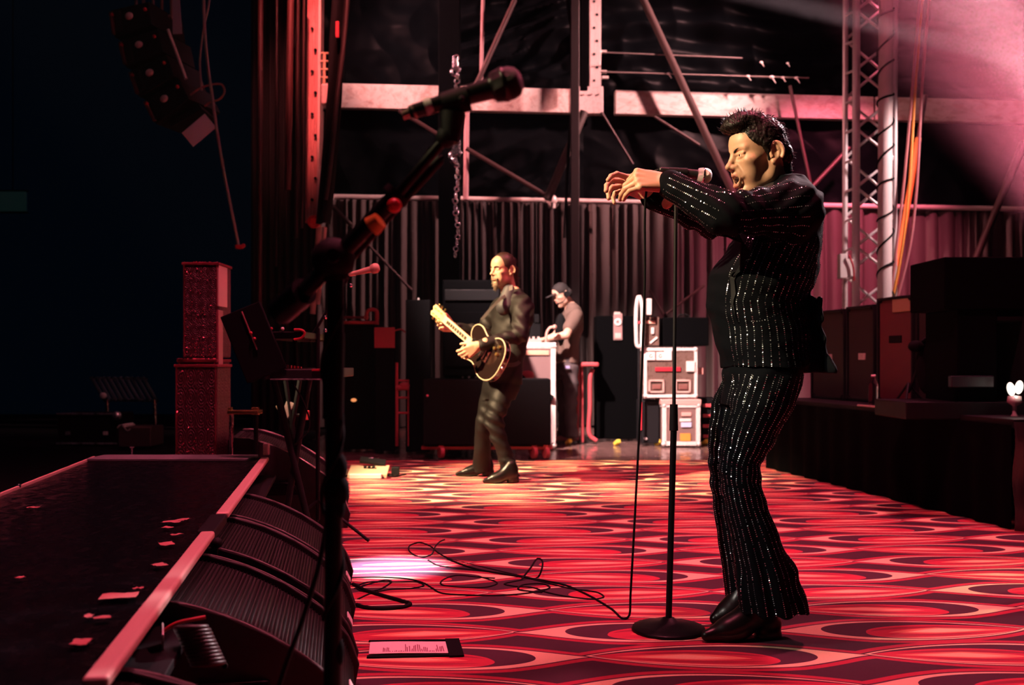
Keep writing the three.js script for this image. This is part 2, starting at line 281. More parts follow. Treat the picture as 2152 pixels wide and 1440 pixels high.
{
  const t = thing('scaffold_beam', 'long pale box beam spanning the rear scaffold above the tarps', 'beam');
  const A = wp(640, 201), B = wp(2400, 243), seg = (p, q) => A.clone().lerp(B, p).clone(), th = 0.325;
  const parts = [[0.0, 0.165], [0.167, 0.312], [0.352, 0.66], [0.662, 1]];
  for (const [p, q] of parts) { const g = box(seg(p).distanceTo(seg(q)), th, 0.12, 0.01), d = B.clone().sub(A); const m = mesh('beam_section', mv(g, 0, 0, 0, 0, Math.atan2(-d.z, d.x), Math.atan2(d.y, Math.hypot(d.x, d.z))), paintM, t); m.position.copy(seg(p).lerp(seg(q), 0.5)); }
  const j = wp(1236, 213, 0.04); mesh('joint_plate', [bx(0.4, 0.37, 0.16, j.x, j.y, j.z, 0.008), ...[-0.15, -0.05, 0.05, 0.15].map((x) => mv(new THREE.CylinderGeometry(0.014, 0.014, 0.03, 6), j.x + x, j.y + 0.08, j.z + 0.09, Math.PI / 2))], paintPost, t);
}
{
  const t = thing('scaffold_post', 'pale perforated upright rising from the beam joint', 'post');
  const a = wp(1251, -40, 0.05), b = wp(1251, 190, 0.05); mesh('upright', bar(b, a, 0.15, 0.1), paintPost, t);
  for (let i = 0; i < 7; i++) { const p = a.clone().lerp(b, 0.2 + i * 0.12); mesh('hole', mv(new THREE.CylinderGeometry(0.018, 0.018, 0.012, 12), p.x + (i % 2 ? 0.02 : -0.02), p.y, p.z + 0.052, Math.PI / 2), M.matte, t); }
  for (const [px, py] of [[1268, 109], [1268, 151], [1272, 163]]) { const p = wp(px, py); mesh('lug', bx(0.09, 0.035, 0.05, p.x, p.y, p.z), paintPost, t); }
}
{
  const t = thing('scaffold_rail', 'thin pale rail along the top of the rear curtain', 'rail');
  mesh('tube', rod(wp(676, 413), wp(2400, 444), 0.036, 0.036, 16), paintPost, t);
  for (const px of [690, 1160]) { const p = wp(px, px < 800 ? 416 : 421, 0.03); mesh('coupler', [ball(0.075, p.x, p.y, p.z, 1, 1, 0.8), mv(new THREE.CylinderGeometry(0.05, 0.05, 0.16, 12), p.x, p.y - 0.03, p.z)], paintPost, t); }
}
// dark uprights in front of the beam
for (const [i, px, w, off, label] of [[0, 945, 0.27, 0.9, 'thick black upright left of the guitarist'], [1, 1208, 0.115, 0.5, 'slim dark upright left of the beam joint'], [2, 1227, 0.1, 0.3, 'black upright close beside the pale post']]) {
  const t = thing('black_upright', label, 'post'), b = wp(px, i === 2 ? 190 : i ? 660 : 640, off), a = v(b.x, 6.2, b.z);
  mesh('post', bar(b, a, w, w * 0.8, 0.01), i === 1 ? std(0.03, 0.025, 0.025, 0.5, 0.4) : M.void, t);
  if (i === 1) { const c = wp(1192, 0, 0.5), e = wp(1186, 500, 0.5); mesh('cable', tube([c, wp(1204, 90, 0.48), wp(1208, 150, 0.42), wp(1196, 300, 0.45), e], 0.02, 40), M.rubber, t); }
}
{ // chain motor and its bundle hanging on the thick upright
  const t = thing('chain_bundle', 'shiny hanging chain and hook bundle on the thick black upright', 'chain');
  const c = []; for (let i = 0; i < 34; i++) { const p = wp(959 + Math.sin(i * 0.7) * 3, 120 + i * 12.6, 1.15); c.push(mv(new THREE.TorusGeometry(0.03, 0.011, 6, 12), p.x, p.y, p.z, 0, i % 2 ? 1.2 : 0.2, 0)); }
  mesh('chain', c, M.chrome, t);
  for (const [px, py, s] of [[957, 143, 1], [959, 322, 1.5]]) { const p = wp(px, py, 1.15); mesh('hook', [mv(new THREE.TorusGeometry(0.05 * s, 0.02 * s, 8, 18, 4.4), p.x, p.y - 0.05, p.z, 0, 0.3, 0.6), mv(box(0.07 * s, 0.13 * s, 0.06 * s, 0.012), p.x, p.y + 0.06, p.z)], M.steel, t); }
}
for (const [a, b, r, label, m] of [
  [[1082, 0], [1000, 180], 0.035, 'pink strap bracing left of the pale post, top end high', 0], [[1350, -5], [1545, 415], 0.05, 'thick rope brace crossing behind the singer\'s face', 1], [[838, 232], [932, 290], 0.028, 'short thin brace left of the thick upright', 0],
  [[980, 312], [1150, 412], 0.03, 'thin brace from the thick upright down to the rail', 0], [[1228, 235], [1150, 420], 0.06, 'broad grey brace under the beam joint', 2], [[1264, 236], [1330, 345], 0.016, 'fine wire running from the joint toward the hands', 0], [[1375, 245], [1470, 305], 0.018, 'fine wire below the beam behind the singer', 0],
  [[1660, 180], [1705, 395], 0.022, 'fine wire behind the singer\'s hair', 0], [[1990, 690], [2152, 300], 0.05, 'slanting dark pink strap at the right edge', 0], [[1880, 600], [1930, 290], 0.04, 'tan cable strap slanting right of the tower', 3], [[1872, 640], [1945, 200], 0.03, 'pink strap slanting right of the tower', 0], [[1700, 400], [1785, 310], 0.03, 'thin brace between the singer and the tower', 0],
  [[690, 425], [740, 475], 0.03, 'short brace under the rail\'s left end', 2], [[760, 500], [865, 610], 0.018, 'thin brace crossing the left curtain', 0], [[1365, 610], [1395, 660], 0.02, 'thin cross brace left of the mic stand, low', 0], [[1480, 600], [1400, 660], 0.02, 'thin cross brace beside the singer, low', 0],
]) tag(mesh('brace', rod(wp(...a, 0.35), wp(...b, 0.35), r, r, 10), [std(0.05, 0.022, 0.022, 0.5, 0.2), std(0.05, 0.028, 0.025, 0.8), std(0.09, 0.075, 0.07, 0.5, 0.3), M.orange][m]), label, 'brace', 'braces and wires of the rear scaffold');
for (const [px, w, y0, y1] of [[1011, 0.05, -40, 175]]) { const t = thing('thin_upright', 'thin dull pink upright behind the chain bundle', 'post'); mesh('tube', rod(wp(px, y1, 0.2), wp(px + 5, y0, 0.2), w / 2), std(0.3, 0.16, 0.17, 0.5), t); mesh('lower_tube', rod(wp(979, 420, 0.25), wp(981, 230, 0.25), 0.035), std(0.42, 0.22, 0.24, 0.5), t); }

// black plastic tarps, wrinkled
const tarpM = phys(0.0016, 0.0024, 0.003, 0.42, 0, { specularIntensity: 0.07, bumpMap: scuffT, bumpScale: 0.001 });
function tarp(x0, x1, y0, y1, dir, amp, label, kind = 0) {
  const g = sheet(150, 60, (a, b) => {
    const p = wp(lerp(x0, x1, a), lerp(y0, y1, b), -0.22), u = p.x, w = p.y;
    const r = (q) => 1 - Math.abs(q) * 2;
    let h = amp * (r(n3(u * 0.9 + w * dir * 2.6, w * 1.0 - u * dir * 0.3, kind)) * 0.5 + 0.35 * r(n3(u * 1.6 + w * dir * 5.5, w * 1.4, kind + 3)) + 0.07 * n3(u * 5, w * 7, kind + 5));
    if (kind >= 10) h += 0.1 * Math.sin(w * 15 + Math.sin(u * 2) * 0.9) * (0.6 + 0.4 * n3(u * 2, 1, 3));    // sagging, gathered roof skirt
    p.z += h; return p;
  });
  tag(mesh('tarpaulin', g, tarpM), label, 'tarp', 'black tarps lashed behind the scaffold', 'structure');
}
tarp(640, 955, -60, 205, 0.1, 0.22, 'black tarp above the beam, far left bay', 0);
tarp(935, 1235, -60, 215, -0.8, 0.34, 'creased black tarp above the beam, second bay', 1);
tarp(1225, 1800, -60, 230, 0.05, 0.2, 'gathered black tarp above the beam over the singer', 10);
tarp(1780, 2500, -60, 240, 0.05, 0.16, 'hazy tarp above the beam right of the tower', 11);
tarp(640, 960, 205, 430, 0.15, 0.12, 'dark tarp under the beam, far left bay', 4);
tarp(940, 1225, 215, 435, -0.5, 0.16, 'dark tarp under the beam behind the chain', 5);
tarp(1205, 1800, 215, 445, 0.08, 0.12, 'dark tarp under the beam behind the singer', 6);
tarp(1780, 2500, 225, 460, 0.1, 0.12, 'hazy tarp under the beam right of the tower', 7);
// lashing eyelets along the gathered tarp
{ const t = thing('tarp_lashing', 'pale frayed lashing line along the gathered tarp', 'rope');
  mesh('line', [rod(wp(1266, 110, 0.3), wp(1560, 122, 0.3), 0.008), rod(wp(1262, 151, 0.3), wp(1700, 164, 0.3), 0.009)], std(0.2, 0.16, 0.15, 0.6), t);
  for (const [px, py, s] of [[1405, 155, 1], [1572, 160, 1], [1622, 162, 1.4], [1645, 163, 1], [1674, 164, 1.2], [1600, 131, 1], [1655, 133, 0.8]]) { const p = wp(px, py, 0.32); mesh('knot', [ball(0.02 * s, p.x, p.y, p.z, 1.3, 0.8, 0.8, 10), rod(p, v(p.x + 0.04 * s, p.y - 0.06 * s, p.z), 0.009 * s, 0.004)], M.white, t); }
}
// pleated drapes below the rail
function drape(x0, x1, y0, label, n, m, off = 0, turnTop = 0) {
  const A = wp(x0, y0, off), B = wp(x1, y0 + (x1 - x0) * 0.0195, off), L = A.distanceTo(B), ph = []; let s = 0; while (s < L) { ph.push(s); s += rr(0.55, 1.5) * L / n; } ph.push(L + 1);
  const am = ph.map(() => rr(0.05, 0.2));
  const g = sheet(n * 9, 14, (a, b) => {
    const q = a * L; let i = 0; while (ph[i + 1] < q) i++;
    const t = (q - ph[i]) / (ph[i + 1] - ph[i]), p = A.clone().lerp(B, a); p.y = lerp(p.y - 0.02, 0.01, b);
    const h = Math.pow(Math.sin(t * Math.PI), 0.8) * am[i] * (0.55 + 0.45 * b) + 0.02 * n3(q * 5, p.y * 1.2, 2); p.z += h; p.x += 0.03 * n3(q * 2, p.y, 7) * b; return p;
  });
  tag(mesh('curtain', g, m), label, 'curtain', null, 'structure');
}
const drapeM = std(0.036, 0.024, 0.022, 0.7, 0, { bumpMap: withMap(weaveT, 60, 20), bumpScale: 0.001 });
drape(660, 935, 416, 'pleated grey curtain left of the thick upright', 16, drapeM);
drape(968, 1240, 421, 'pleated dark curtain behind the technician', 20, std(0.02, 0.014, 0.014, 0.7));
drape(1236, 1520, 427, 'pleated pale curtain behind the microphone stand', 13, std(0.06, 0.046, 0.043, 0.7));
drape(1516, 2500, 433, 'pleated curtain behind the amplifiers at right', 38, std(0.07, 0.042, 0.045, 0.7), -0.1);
// black masking wall far behind everything
struct('wall_back', bx(22, 9, 0.1, 6.9, 4.4, -17.5, 0), M.matte);

// left stage-side tower of posts and black masking
const P9 = (px, py, d = 9.6) => at(px, py, d);
{
  const t = thing('red_column', 'tall red lit steel column at the left of the rear scaffold', 'column');
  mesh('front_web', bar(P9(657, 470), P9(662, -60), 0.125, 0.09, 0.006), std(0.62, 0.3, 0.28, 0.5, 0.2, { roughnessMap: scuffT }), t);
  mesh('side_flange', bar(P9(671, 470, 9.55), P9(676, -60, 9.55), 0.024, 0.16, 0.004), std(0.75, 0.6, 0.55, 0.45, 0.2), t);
  for (let i = 0; i < 9; i++) { const p = P9(656 + (i % 2) * 7, 60 + i * 45, 9.54); mesh('bolt_hole', mv(new THREE.CylinderGeometry(0.014, 0.014, 0.02, 10), p.x, p.y, p.z, Math.PI / 2), M.matte, t); }
  const e = P9(662, 468, 9.5); mesh('pin_end', [mv(new THREE.CylinderGeometry(0.045, 0.045, 0.12, 18), e.x, e.y, e.z, Math.PI / 2), mv(new THREE.TorusGeometry(0.05, 0.014, 8, 20), e.x, e.y, e.z + 0.06)], M.red, t);
  const cl = P9(688, 200, 9.5); mesh('clamp', [bx(0.11, 0.2, 0.1, cl.x, cl.y, cl.z, 0.02)], M.painted, t);
  for (let i = 0; i < 4; i++) { const q = P9(686, 112 + i * 17, 9.5); mesh('rung', [bx(0.12, 0.018, 0.03, q.x, q.y, q.z, 0.004)], M.cream, t); }
  const r0 = P9(682, 112, 9.5), r1 = P9(681, 180, 9.5); mesh('rung_rail', rod(r0, r1, 0.014), M.cream, t);
  mesh('hanging_tube', [rod(P9(674, 235, 9.7), P9(668, 440, 9.7), 0.035)], std(0.5, 0.4, 0.36, 0.6), t);
  mesh('lower_tube', [rod(P9(671, 475, 9.8), P9(657, 660, 9.8), 0.03), rod(P9(683, 478, 9.8), P9(668, 640, 9.8), 0.022)], std(0.6, 0.4, 0.36, 0.5), t);
}
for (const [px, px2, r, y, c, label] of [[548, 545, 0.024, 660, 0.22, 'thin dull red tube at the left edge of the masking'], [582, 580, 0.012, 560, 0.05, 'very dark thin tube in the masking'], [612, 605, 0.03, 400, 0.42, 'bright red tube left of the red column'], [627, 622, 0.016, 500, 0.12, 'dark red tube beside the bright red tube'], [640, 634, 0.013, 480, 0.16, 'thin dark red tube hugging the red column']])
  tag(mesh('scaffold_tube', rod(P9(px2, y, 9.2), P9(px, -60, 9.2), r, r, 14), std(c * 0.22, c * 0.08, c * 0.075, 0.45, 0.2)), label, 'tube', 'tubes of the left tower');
{ // black side masking drape between the tubes, and a hanging black leg right of the column
  const g = sheet(120, 8, (a, b) => { const p = P9(lerp(528, 668, a), lerp(-80, 905, b), 9.85); p.z += 0.06 * Math.abs(Math.sin(a * 26 + n3(a * 6, 1, 1))); return p; });
  tag(mesh('curtain', g, M.cloth), 'black masking drape hung among the tubes of the left tower', 'curtain', null, 'structure');
  const h = slab(16, 30, (a, b) => { const top = lerp(706, 736, a), bot = lerp(664, 690, a), s = b * b * 0.4 + b * 0.6; return P9(lerp(top, bot, s), lerp(-60, 470, b), 9.3).add(v(0, 0, 0.05 * Math.sin(a * 7 + b * 3))); }, 0.02);
  tag(mesh('black_drop', h, M.cloth), 'black tapering cable drop right of the red column', 'cable');
  const c = tube([P9(735, -60, 9.2), P9(722, 100, 9.2), P9(712, 180, 9.2), P9(690, 380, 9.2), P9(684, 420, 9.2)], 0.022, 50); tag(mesh('cable', c, std(0.025, 0.012, 0.012, 0.6)), 'thick cable curving along the black cable drop', 'cable');
  const q = P9(709, 62, 9.2); tag(mesh('red_tag', bx(0.035, 0.15, 0.02, q.x, q.y, q.z, 0.006), M.red), 'small red tag on the cable drop', 'tag');
}
// right truss tower
{
  const d = 11.4, t = thing('truss_tower', 'tall aluminium lattice tower behind the amplifiers', 'truss'), T = (px, py, o = 0) => at(px, py, d - o);
  const aluP = std(0.7, 0.66, 0.66, 0.4, 0.3);
  const ch = [[1775, 0, 0.03], [1798, 0.35, 0.042], [1850, -0.05, 0.03], [1879, 0.32, 0.03]];
  for (const [px, o, r] of ch) mesh('chord', rod(T(px, 860, o), T(px + 2, -60, o), r, r, 14), aluP, t);
  for (let i = 0; i < 13; i++) { const y = -40 + i * 62, f = i % 2; mesh('lace', rod(T(f ? 1799 : 1878, y, 0.33), T(f ? 1878 : 1799, y + 62, 0.33), 0.016, 0.016, 8), aluP, t); mesh('lace', rod(T(f ? 1850 : 1776, y, 0), T(f ? 1776 : 1850, y + 62, 0), 0.016, 0.016, 8), aluP, t); mesh('rung', rod(T(1799, y, 0.33), T(1776, y + 10, 0), 0.014, 0.014, 8), aluP, t); }
}
{
  const d = 10.86, t = thing('scaffold_pillar', 'stout pale pillar in the lattice tower wrapped with cables', 'pillar'), T = (px, py, o = 0) => at(px, py, d - o);
  mesh('column', rod(T(1858, 880), T(1862, -60), 0.075, 0.075, 22), std(0.78, 0.7, 0.68, 0.45), t);
  const w = []; for (let i = 0; i <= 120; i++) { const a = i * 0.62, y = lerp(-50, 660, i / 120), p = T(1861, y); w.push(v(p.x + Math.cos(a) * 0.085, p.y + 0.04 * Math.sin(a * 0.7), p.z + Math.sin(a) * 0.085)); }
  mesh('wrapped_cable', tube(w, 0.011, 700, 6), M.rubber, t);
}
{ const t = thing('junction_box', 'bright white pair of boxes fixed to the tower\'s left side', 'box'); for (const [px, w, h] of [[1770, 0.085, 0.27], [1783, 0.08, 0.2]]) { const p = at(px, px < 1775 ? 560 : 564, 11); mesh('housing', bx(w, h, 0.1, p.x, p.y, p.z, 0.012), M.white, t); } const a = at(1776, 585, 11.05), b = at(1776, 660, 11.05); mesh('stem', rod(b, a, 0.018), M.painted, t); const c = at(1786, 545, 10.93); mesh('cable', tube([at(1784, 536, 10.92), at(1793, 560, 10.92), at(1795, 590, 10.92)], 0.01, 16), M.red, t); }
for (const [i, a, m, c] of [[0, 1912, 1896, 1872], [1, 1906, 1884, 1868], [2, 1926, 1912, 1880]]) tag(mesh('hanging_cable', tube([at(a + 30, -40, 11), at(a + 12, 180, 11), at(m + 14, 400, 11), at(m, 520, 11), at(c, 650, 11)], 0.016, 60), [M.orange, std(0.45, 0.16, 0.16), std(0.4, 0.14, 0.16)][i]), ['orange cable hanging right of the tower', 'pink cable hanging close to the tower', 'pink cable hanging further right of the tower'][i], 'cable', 'cables hanging beside the tower');  // one orange cable and two dull pink ones
// ---------------------------------------------------------------- the low platform at the front left, with its lit rail
const PH = 0.42;
const plat = (s, d) => { const k = (d - 1.52) / 0.985; return v(-0.649 - 0.170 * k - s * 0.985, 0, -d - s * 0.17 * 0 - 0 + s * 0.0); };   // s metres to the left of the lit edge, at depth d
{
  const t = thing('platform', 'long low black platform deck running upstage at front left', 'platform');
  const top = poly([[plat(0, 0.55), 0], [plat(0, 4.97), 0], [plat(0.82, 4.97), 0], [plat(0.82, 0.55), 0]].map(([p]) => [p.x, -p.z]));
  mesh('deck', mv(extr(top, 0.03, 0.003), 0, PH - 0.035, 0, -Math.PI / 2, 0, 0), phys(0.0035, 0.004, 0.005, 0.5, 0, { specularIntensity: 0.3, roughnessMap: withMap(deckT, 2, 2), bumpMap: withMap(deckT, 9, 9), bumpScale: 0.0015 }), t);
  const A = plat(-0.005, 0.6), B = plat(-0.005, 4.95); A.y = B.y = PH - 0.1; mesh('skirt', bar(A, B, 0.13, 0.02, 0.003, v(0, 1, 0)), M.black, t);
  for (const d of [1.2, 2.4, 3.6, 4.8]) for (const s of [0.06, 0.76]) { const p = plat(s, d); mesh('leg', rod(v(p.x, 0, p.z), v(p.x, PH - 0.04, p.z), 0.024), M.steel, t); }
  const railM = std(0.75, 0.5, 0.44, 0.4, 0.1);  // part of the red light is put into this rail colour
  for (const [d0, d1] of [[1.5, 2.78], [3.12, 4.9]]) { const a = plat(-0.02, d0), b = plat(-0.02, d1); a.y = b.y = PH - 0.006; mesh('edge_rail', [bar(a, b, 0.04, 0.022, 0.008, v(0, 1, 0))], railM, t, 'edge rail with red light in its colour'); }
  { const a = plat(-0.012, 2.8), b = plat(-0.012, 3.1); a.y = b.y = PH - 0.012; mesh('rail_clamp', [bar(a, b, 0.05, 0.03, 0.006, v(0, 1, 0)), ball(0.016, a.x + 0.03, a.y - 0.02, a.z), rod(v(a.x + 0.02, PH - 0.14, a.z), v(a.x + 0.03, PH - 0.02, a.z), 0.008)], M.black, t); }
  const p = plat(-0.035, 1.99); mesh('tape_strip', mv(box(0.004, 0.1, 0.05, 0.001), p.x, PH - 0.1, p.z, 0.25, 0.35, 0), M.white, t, 'pale strip hanging below the rail');
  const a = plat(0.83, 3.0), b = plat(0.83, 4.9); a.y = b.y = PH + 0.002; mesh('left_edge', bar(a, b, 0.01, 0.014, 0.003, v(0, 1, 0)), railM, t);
  for (const d of [3.42, 3.75]) { const q = plat(0.83, d); mesh('edge_bolt', ball(0.009, q.x, PH + 0.008, q.z), M.chrome, t); }
  const e0 = plat(0.02, 4.96), e1 = plat(0.8, 4.96); e0.y = e1.y = PH + 0.004; mesh('end_strip', bar(e0, e1, 0.22, 0.012, 0.003, v(0, 1, 0)).translate(0, 0, 0.1), std(0.2, 0.2, 0.22, 0.5, 0, { bumpMap: withMap(deckT, 4, 1), bumpScale: 0.003 }), t);
  const sc = plat(0.66, 4.99); mesh('bolt_post', [rod(v(sc.x, PH, sc.z), v(sc.x, PH + 0.045, sc.z), 0.004), bx(0.022, 0.008, 0.008, sc.x, PH + 0.045, sc.z, 0.002)], M.steel, t);
}
// scraps of confetti on the deck
const SCRAPS = ['big crumpled red scrap at the rail, third cluster', 'small red scrap highest in the rear cluster', 'tiny red scrap under the highest pair', 'red scrap lowest in the rear cluster', 'flat red scrap halfway along the rail', 'large torn red scrap near the middle of the rail', 'tiny dark scrap alone left of the large torn one', 'pale scrap alone at the far left of the deck', 'lone pink dot of paper farthest left', "red scrap pressed against the rail's middle", 'scrap just left of the large torn one', "nearest red scrap toward the picture's bottom", 'tiny scrap touching the large torn one'];
[[360, 1103, 0.05], [385, 1098, 0.04], [352, 1115, 0.03], [372, 1130, 0.03], [350, 1150, 0.05], [250, 1262, 0.07], [186, 1305, 0.02], [70, 1072, 0.035], [42, 1222, 0.02], [335, 1195, 0.04], [215, 1308, 0.03], [170, 1360, 0.04], [290, 1245, 0.02]].forEach(([px, py, s], i) => {
  const p = onFloor(px, py, PH), q = slab(5, 3, (a, b) => v((a - 0.5) * s, 0.006 + 0.012 * s * 20 * 0.05 * Math.sin(a * 3) + rr(0, 0.003), (b - 0.5) * s * 0.7), 0.0008);
  const m = mesh('confetti', q, std(0.55, 0.2, 0.2, 0.6)); m.position.copy(p); m.position.y = PH + 0.001; m.rotation.set(0, i * 1.3, 0);
  tag(m, SCRAPS[i], 'confetti', 'paper scraps on the platform');
});
// ---------------------------------------------------------------- floor wedges beside the platform
const grilleT = noiseTex(128, (u, w, i, j) => (i % 8 < 3 ? 0.05 : 0.75) + (j % 8 < 2 ? 0.25 : 0), 1, 1);
const grilleM = std(0.03, 0.026, 0.028, 0.42, 0.4, { bumpMap: withMap(grilleT, 1, 1), bumpScale: 0.002 });
const wedgePaint = std(0.014, 0.013, 0.015, 0.55, 0, { bumpMap: grainT, bumpScale: 0.0006 });
const prof = [[-0.46, 0.0], [-0.5, 0.14], [-0.47, 0.375], [-0.4, 0.372], [-0.3, 0.34], [-0.2, 0.29], [-0.1, 0.22], [-0.03, 0.14], [0, 0.06], [-0.012, 0]];
function wedge(d, label) {                             // d: depth of the near front corner
  const t = thing('floor_wedge', label, 'speaker', v(-0.446 - 0.172 * (d - 2.88), 0, -d), YAW, 'floor wedges beside the platform');
  const W = 0.53, sh = poly(prof);
  for (const z of [0, -W]) mesh('cheek', mv(extr(sh, 0.016, 0.004), 0, 0, z - 0.01), wedgePaint, t);
  const up = prof.slice(2, 9).map(([x, y]) => v(x, y, 0)), C = new THREE.CatmullRomCurve3(up);
  const g = sheet(40, 2, (a, b) => { const p = C.getPointAt(a); p.z = -0.02 - b * (W - 0.03); p.x -= 0.012; p.y -= 0.012; return p; }), U = g.attributes.uv;
  for (let i = 0; i < U.count; i++) U.setXY(i, U.getX(i) * 6, U.getY(i) * 6);
  mesh('grille', g, grilleM, t);
  const ribs = []; for (let i = 1; i < 60; i++) { const p = C.getPointAt(i / 60); ribs.push(bx(0.003, 0.003, W - 0.04, p.x - 0.01, p.y - 0.009, -W / 2, 0)); } mesh('grille_ribs', ribs, grilleM, t);
  for (const z of [0.004, -W - 0.004]) mesh('grille_edge', new THREE.TubeGeometry(C, 40, 0.005, 6).translate(0, 0, z), std(0.08, 0.07, 0.07, 0.4, 0.3), t);
  mesh('rear_panel', [bx(0.02, 0.36, W - 0.02, -0.475, 0.19, -W / 2), bx(0.44, 0.012, W - 0.02, -0.24, 0.01, -W / 2)], wedgePaint, t);
  mesh('name_plate', mv(bx(0.03, 0.004, 0.07, 0, 0, 0, 0.001), -0.02, 0.13, -0.1, 0, 0, -1.1), M.white, t, 'small pale plate');
  mesh('handle', [mv(bx(0.16, 0.055, 0.012, 0, 0, 0, 0.005), -0.28, 0.17, 0.012), tube([v(-0.36, 0.16, 0.02), v(-0.34, 0.185, 0.035), v(-0.23, 0.185, 0.035), v(-0.21, 0.16, 0.02)], 0.008, 20)], M.gloss, t);
  return t;
}
wedge(1.24, 'nearest floor wedge, cut by the picture\'s bottom edge'); wedge(2.24, 'big floor wedge with a ribbed grille just beside the lit rail'); wedge(2.88, 'floor wedge whose corner sits by the set list'); wedge(3.46, 'floor wedge farthest along the platform, white plate near its front');
{ const t = wedge(5.35, 'larger floor wedge alone under the keyboard stand, edges coloured as if lit'); t.scale.setScalar(1.3); t.children.filter((c) => c.name === 'grille_edge').forEach((c) => { c.material = M.painted; }); }  // paler edge material puts the light on this wedge into its colour
{ // corrugated hose in the gap between wedges
  const pts = []; for (let i = 0; i <= 260; i++) { const a = i / 260, w = a * 2 * Math.PI * 11, c = at(lerp(402, 440, a), lerp(1318, 1400, a), 1.98); pts.push(v(c.x + 0.03 * Math.cos(w), c.y + 0.008 * Math.sin(w), c.z + 0.03 * Math.sin(w))); }
  const o = mesh('cable_coil', new THREE.TubeGeometry(new THREE.CatmullRomCurve3(pts), 700, 0.006, 7), std(0.03, 0.018, 0.02, 0.4)); tag(o, 'coiled black cable in the gap behind the nearest wedge', 'cable');
  const q = mesh('cable', tube([at(340, 1328, 1.98), at(372, 1310, 1.98), at(402, 1303, 1.98), at(432, 1297, 1.99)], 0.004, 20), M.red); tag(q, 'thin red cable above the cable coil', 'cable');  // thin cable in plain red
}
// ---------------------------------------------------------------- tall boom stand and microphone at the front
const dF = 1.55, Pf = (px, py, o = 0) => at(px, py, dF + o);
{
  const t = thing('boom_stand', 'black boom microphone stand with cables taped to its pole', 'stand');
  const base = v(Pf(694, 900).x, 0, -dF);
  mesh('base_plate', lathe([[0, 0], [0.15, 0], [0.152, 0.012], [0.14, 0.022], [0.03, 0.034], [0, 0.034]], 40).translate(base.x, 0, base.z), M.black, t);
  mesh('pole', [rod(v(base.x, 0.03, base.z), Pf(706, 540), 0.0145, 0.013, 20), rod(Pf(700, 880), Pf(702, 700), 0.0165, 0.0165, 20)], M.gloss, t);
  const a = Pf(590, 655, 0.05), b = Pf(700, 545), c = Pf(838, 405, -0.02), e = Pf(938, 288, -0.03);
  mesh('boom', [rod(Pf(640, 612), c, 0.0135, 0.0135, 18), rod(c, e, 0.0075, 0.0075, 16)], M.gloss, t);
  mesh('counterweight', [rod(a, Pf(640, 612), 0.022, 0.022, 20)], M.gloss, t);
  mesh('second_tube', [rod(Pf(735, 545, 0.03), Pf(925, 335, 0.02), 0.0075)], M.gloss, t);
  for (const q of [ball(0.034, b.x, b.y, b.z), rod(b, Pf(705, 590), 0.026, 0.02), rod(v(b.x, b.y, b.z), v(b.x + 0.01, b.y, b.z + 0.06), 0.01), rod(c, Pf(828, 416, -0.02), 0.022)]) mesh('clutch', q, M.rubber, t);
  const knob = Pf(829, 432, -0.05); mesh('knob', [ball(0.011, knob.x, knob.y, knob.z)], std(0.8, 0.05, 0.06, 0.3), t, 'red knob');
  const k2 = Pf(790, 470, -0.06); mesh('tension_knob', [mv(new THREE.CylinderGeometry(0.013, 0.016, 0.016, 16), k2.x, k2.y, k2.z, 0.4, 0, -0.9)], std(0.8, 0.35, 0.06, 0.4), t, 'orange wing knob');  // wing knob in its own orange
  mesh('neck', [rod(e, Pf(945, 262, -0.03), 0.012), ball(0.016, e.x, e.y, e.z), rod(Pf(945, 300, -0.03), Pf(952, 238, -0.03), 0.014, 0.02)], M.black, t);
  const w = []; for (let i = 0; i <= 90; i++) { const q = i / 90, an = q * 15; const p = Pf(698, lerp(640, 1300, q)); w.push(v(p.x + 0.0165 * Math.cos(an), p.y, p.z + 0.0165 * Math.sin(an))); } mesh('taped_cable', tube(w, 0.003, 200), M.rubber, t);
  for (const [py, s] of [[985, 1], [1030, 1.2], [1062, 0.8], [880, 0.7], [1370, 0.7]]) { const p = Pf(702, py); mesh('cable_wrap', ball(0.017, p.x + 0.004, p.y, p.z, s, 1.6, s), M.matte, t); }
  mesh('drop_cable', tube([Pf(905, 312, 0), Pf(880, 360, 0.02), Pf(930, 330, 0.03)], 0.004, 20), M.rubber, t);
  mesh('hanging_cable', tube([Pf(690, 1085), Pf(672, 1180, 0.03), Pf(640, 1290, 0.04), Pf(600, 1400, 0.04), Pf(570, 1500, 0.05)], 0.004, 30), M.rubber, t);
}
function micGeo(L = 0.165) {                           // lies along +y, grille at the top
  return { body: lathe([[0, 0], [0.0095, 0], [0.0105, 0.006], [0.0112, 0.02], [0.0125, 0.05], [0.0165, L * 0.72], [0.0185, L * 0.74]], 28), grille: lathe([[0.0185, L * 0.74], [0.0225, L * 0.755], [0.0255, L * 0.83], [0.0258, L * 0.86], [0.025, L * 0.92], [0.021, L * 0.975], [0.012, L * 1.01], [0, L * 1.02]], 28), ring: lathe([[0.0258, L * 0.835], [0.0268, L * 0.845], [0.0268, L * 0.865], [0.0258, L * 0.875]], 28) };
}
const micGrilleT = noiseTex(64, (u, w, i, j) => ((i + (j >> 1 & 1) * 2) % 4 < 2 ? 0.1 : 0.9), 10, 8);
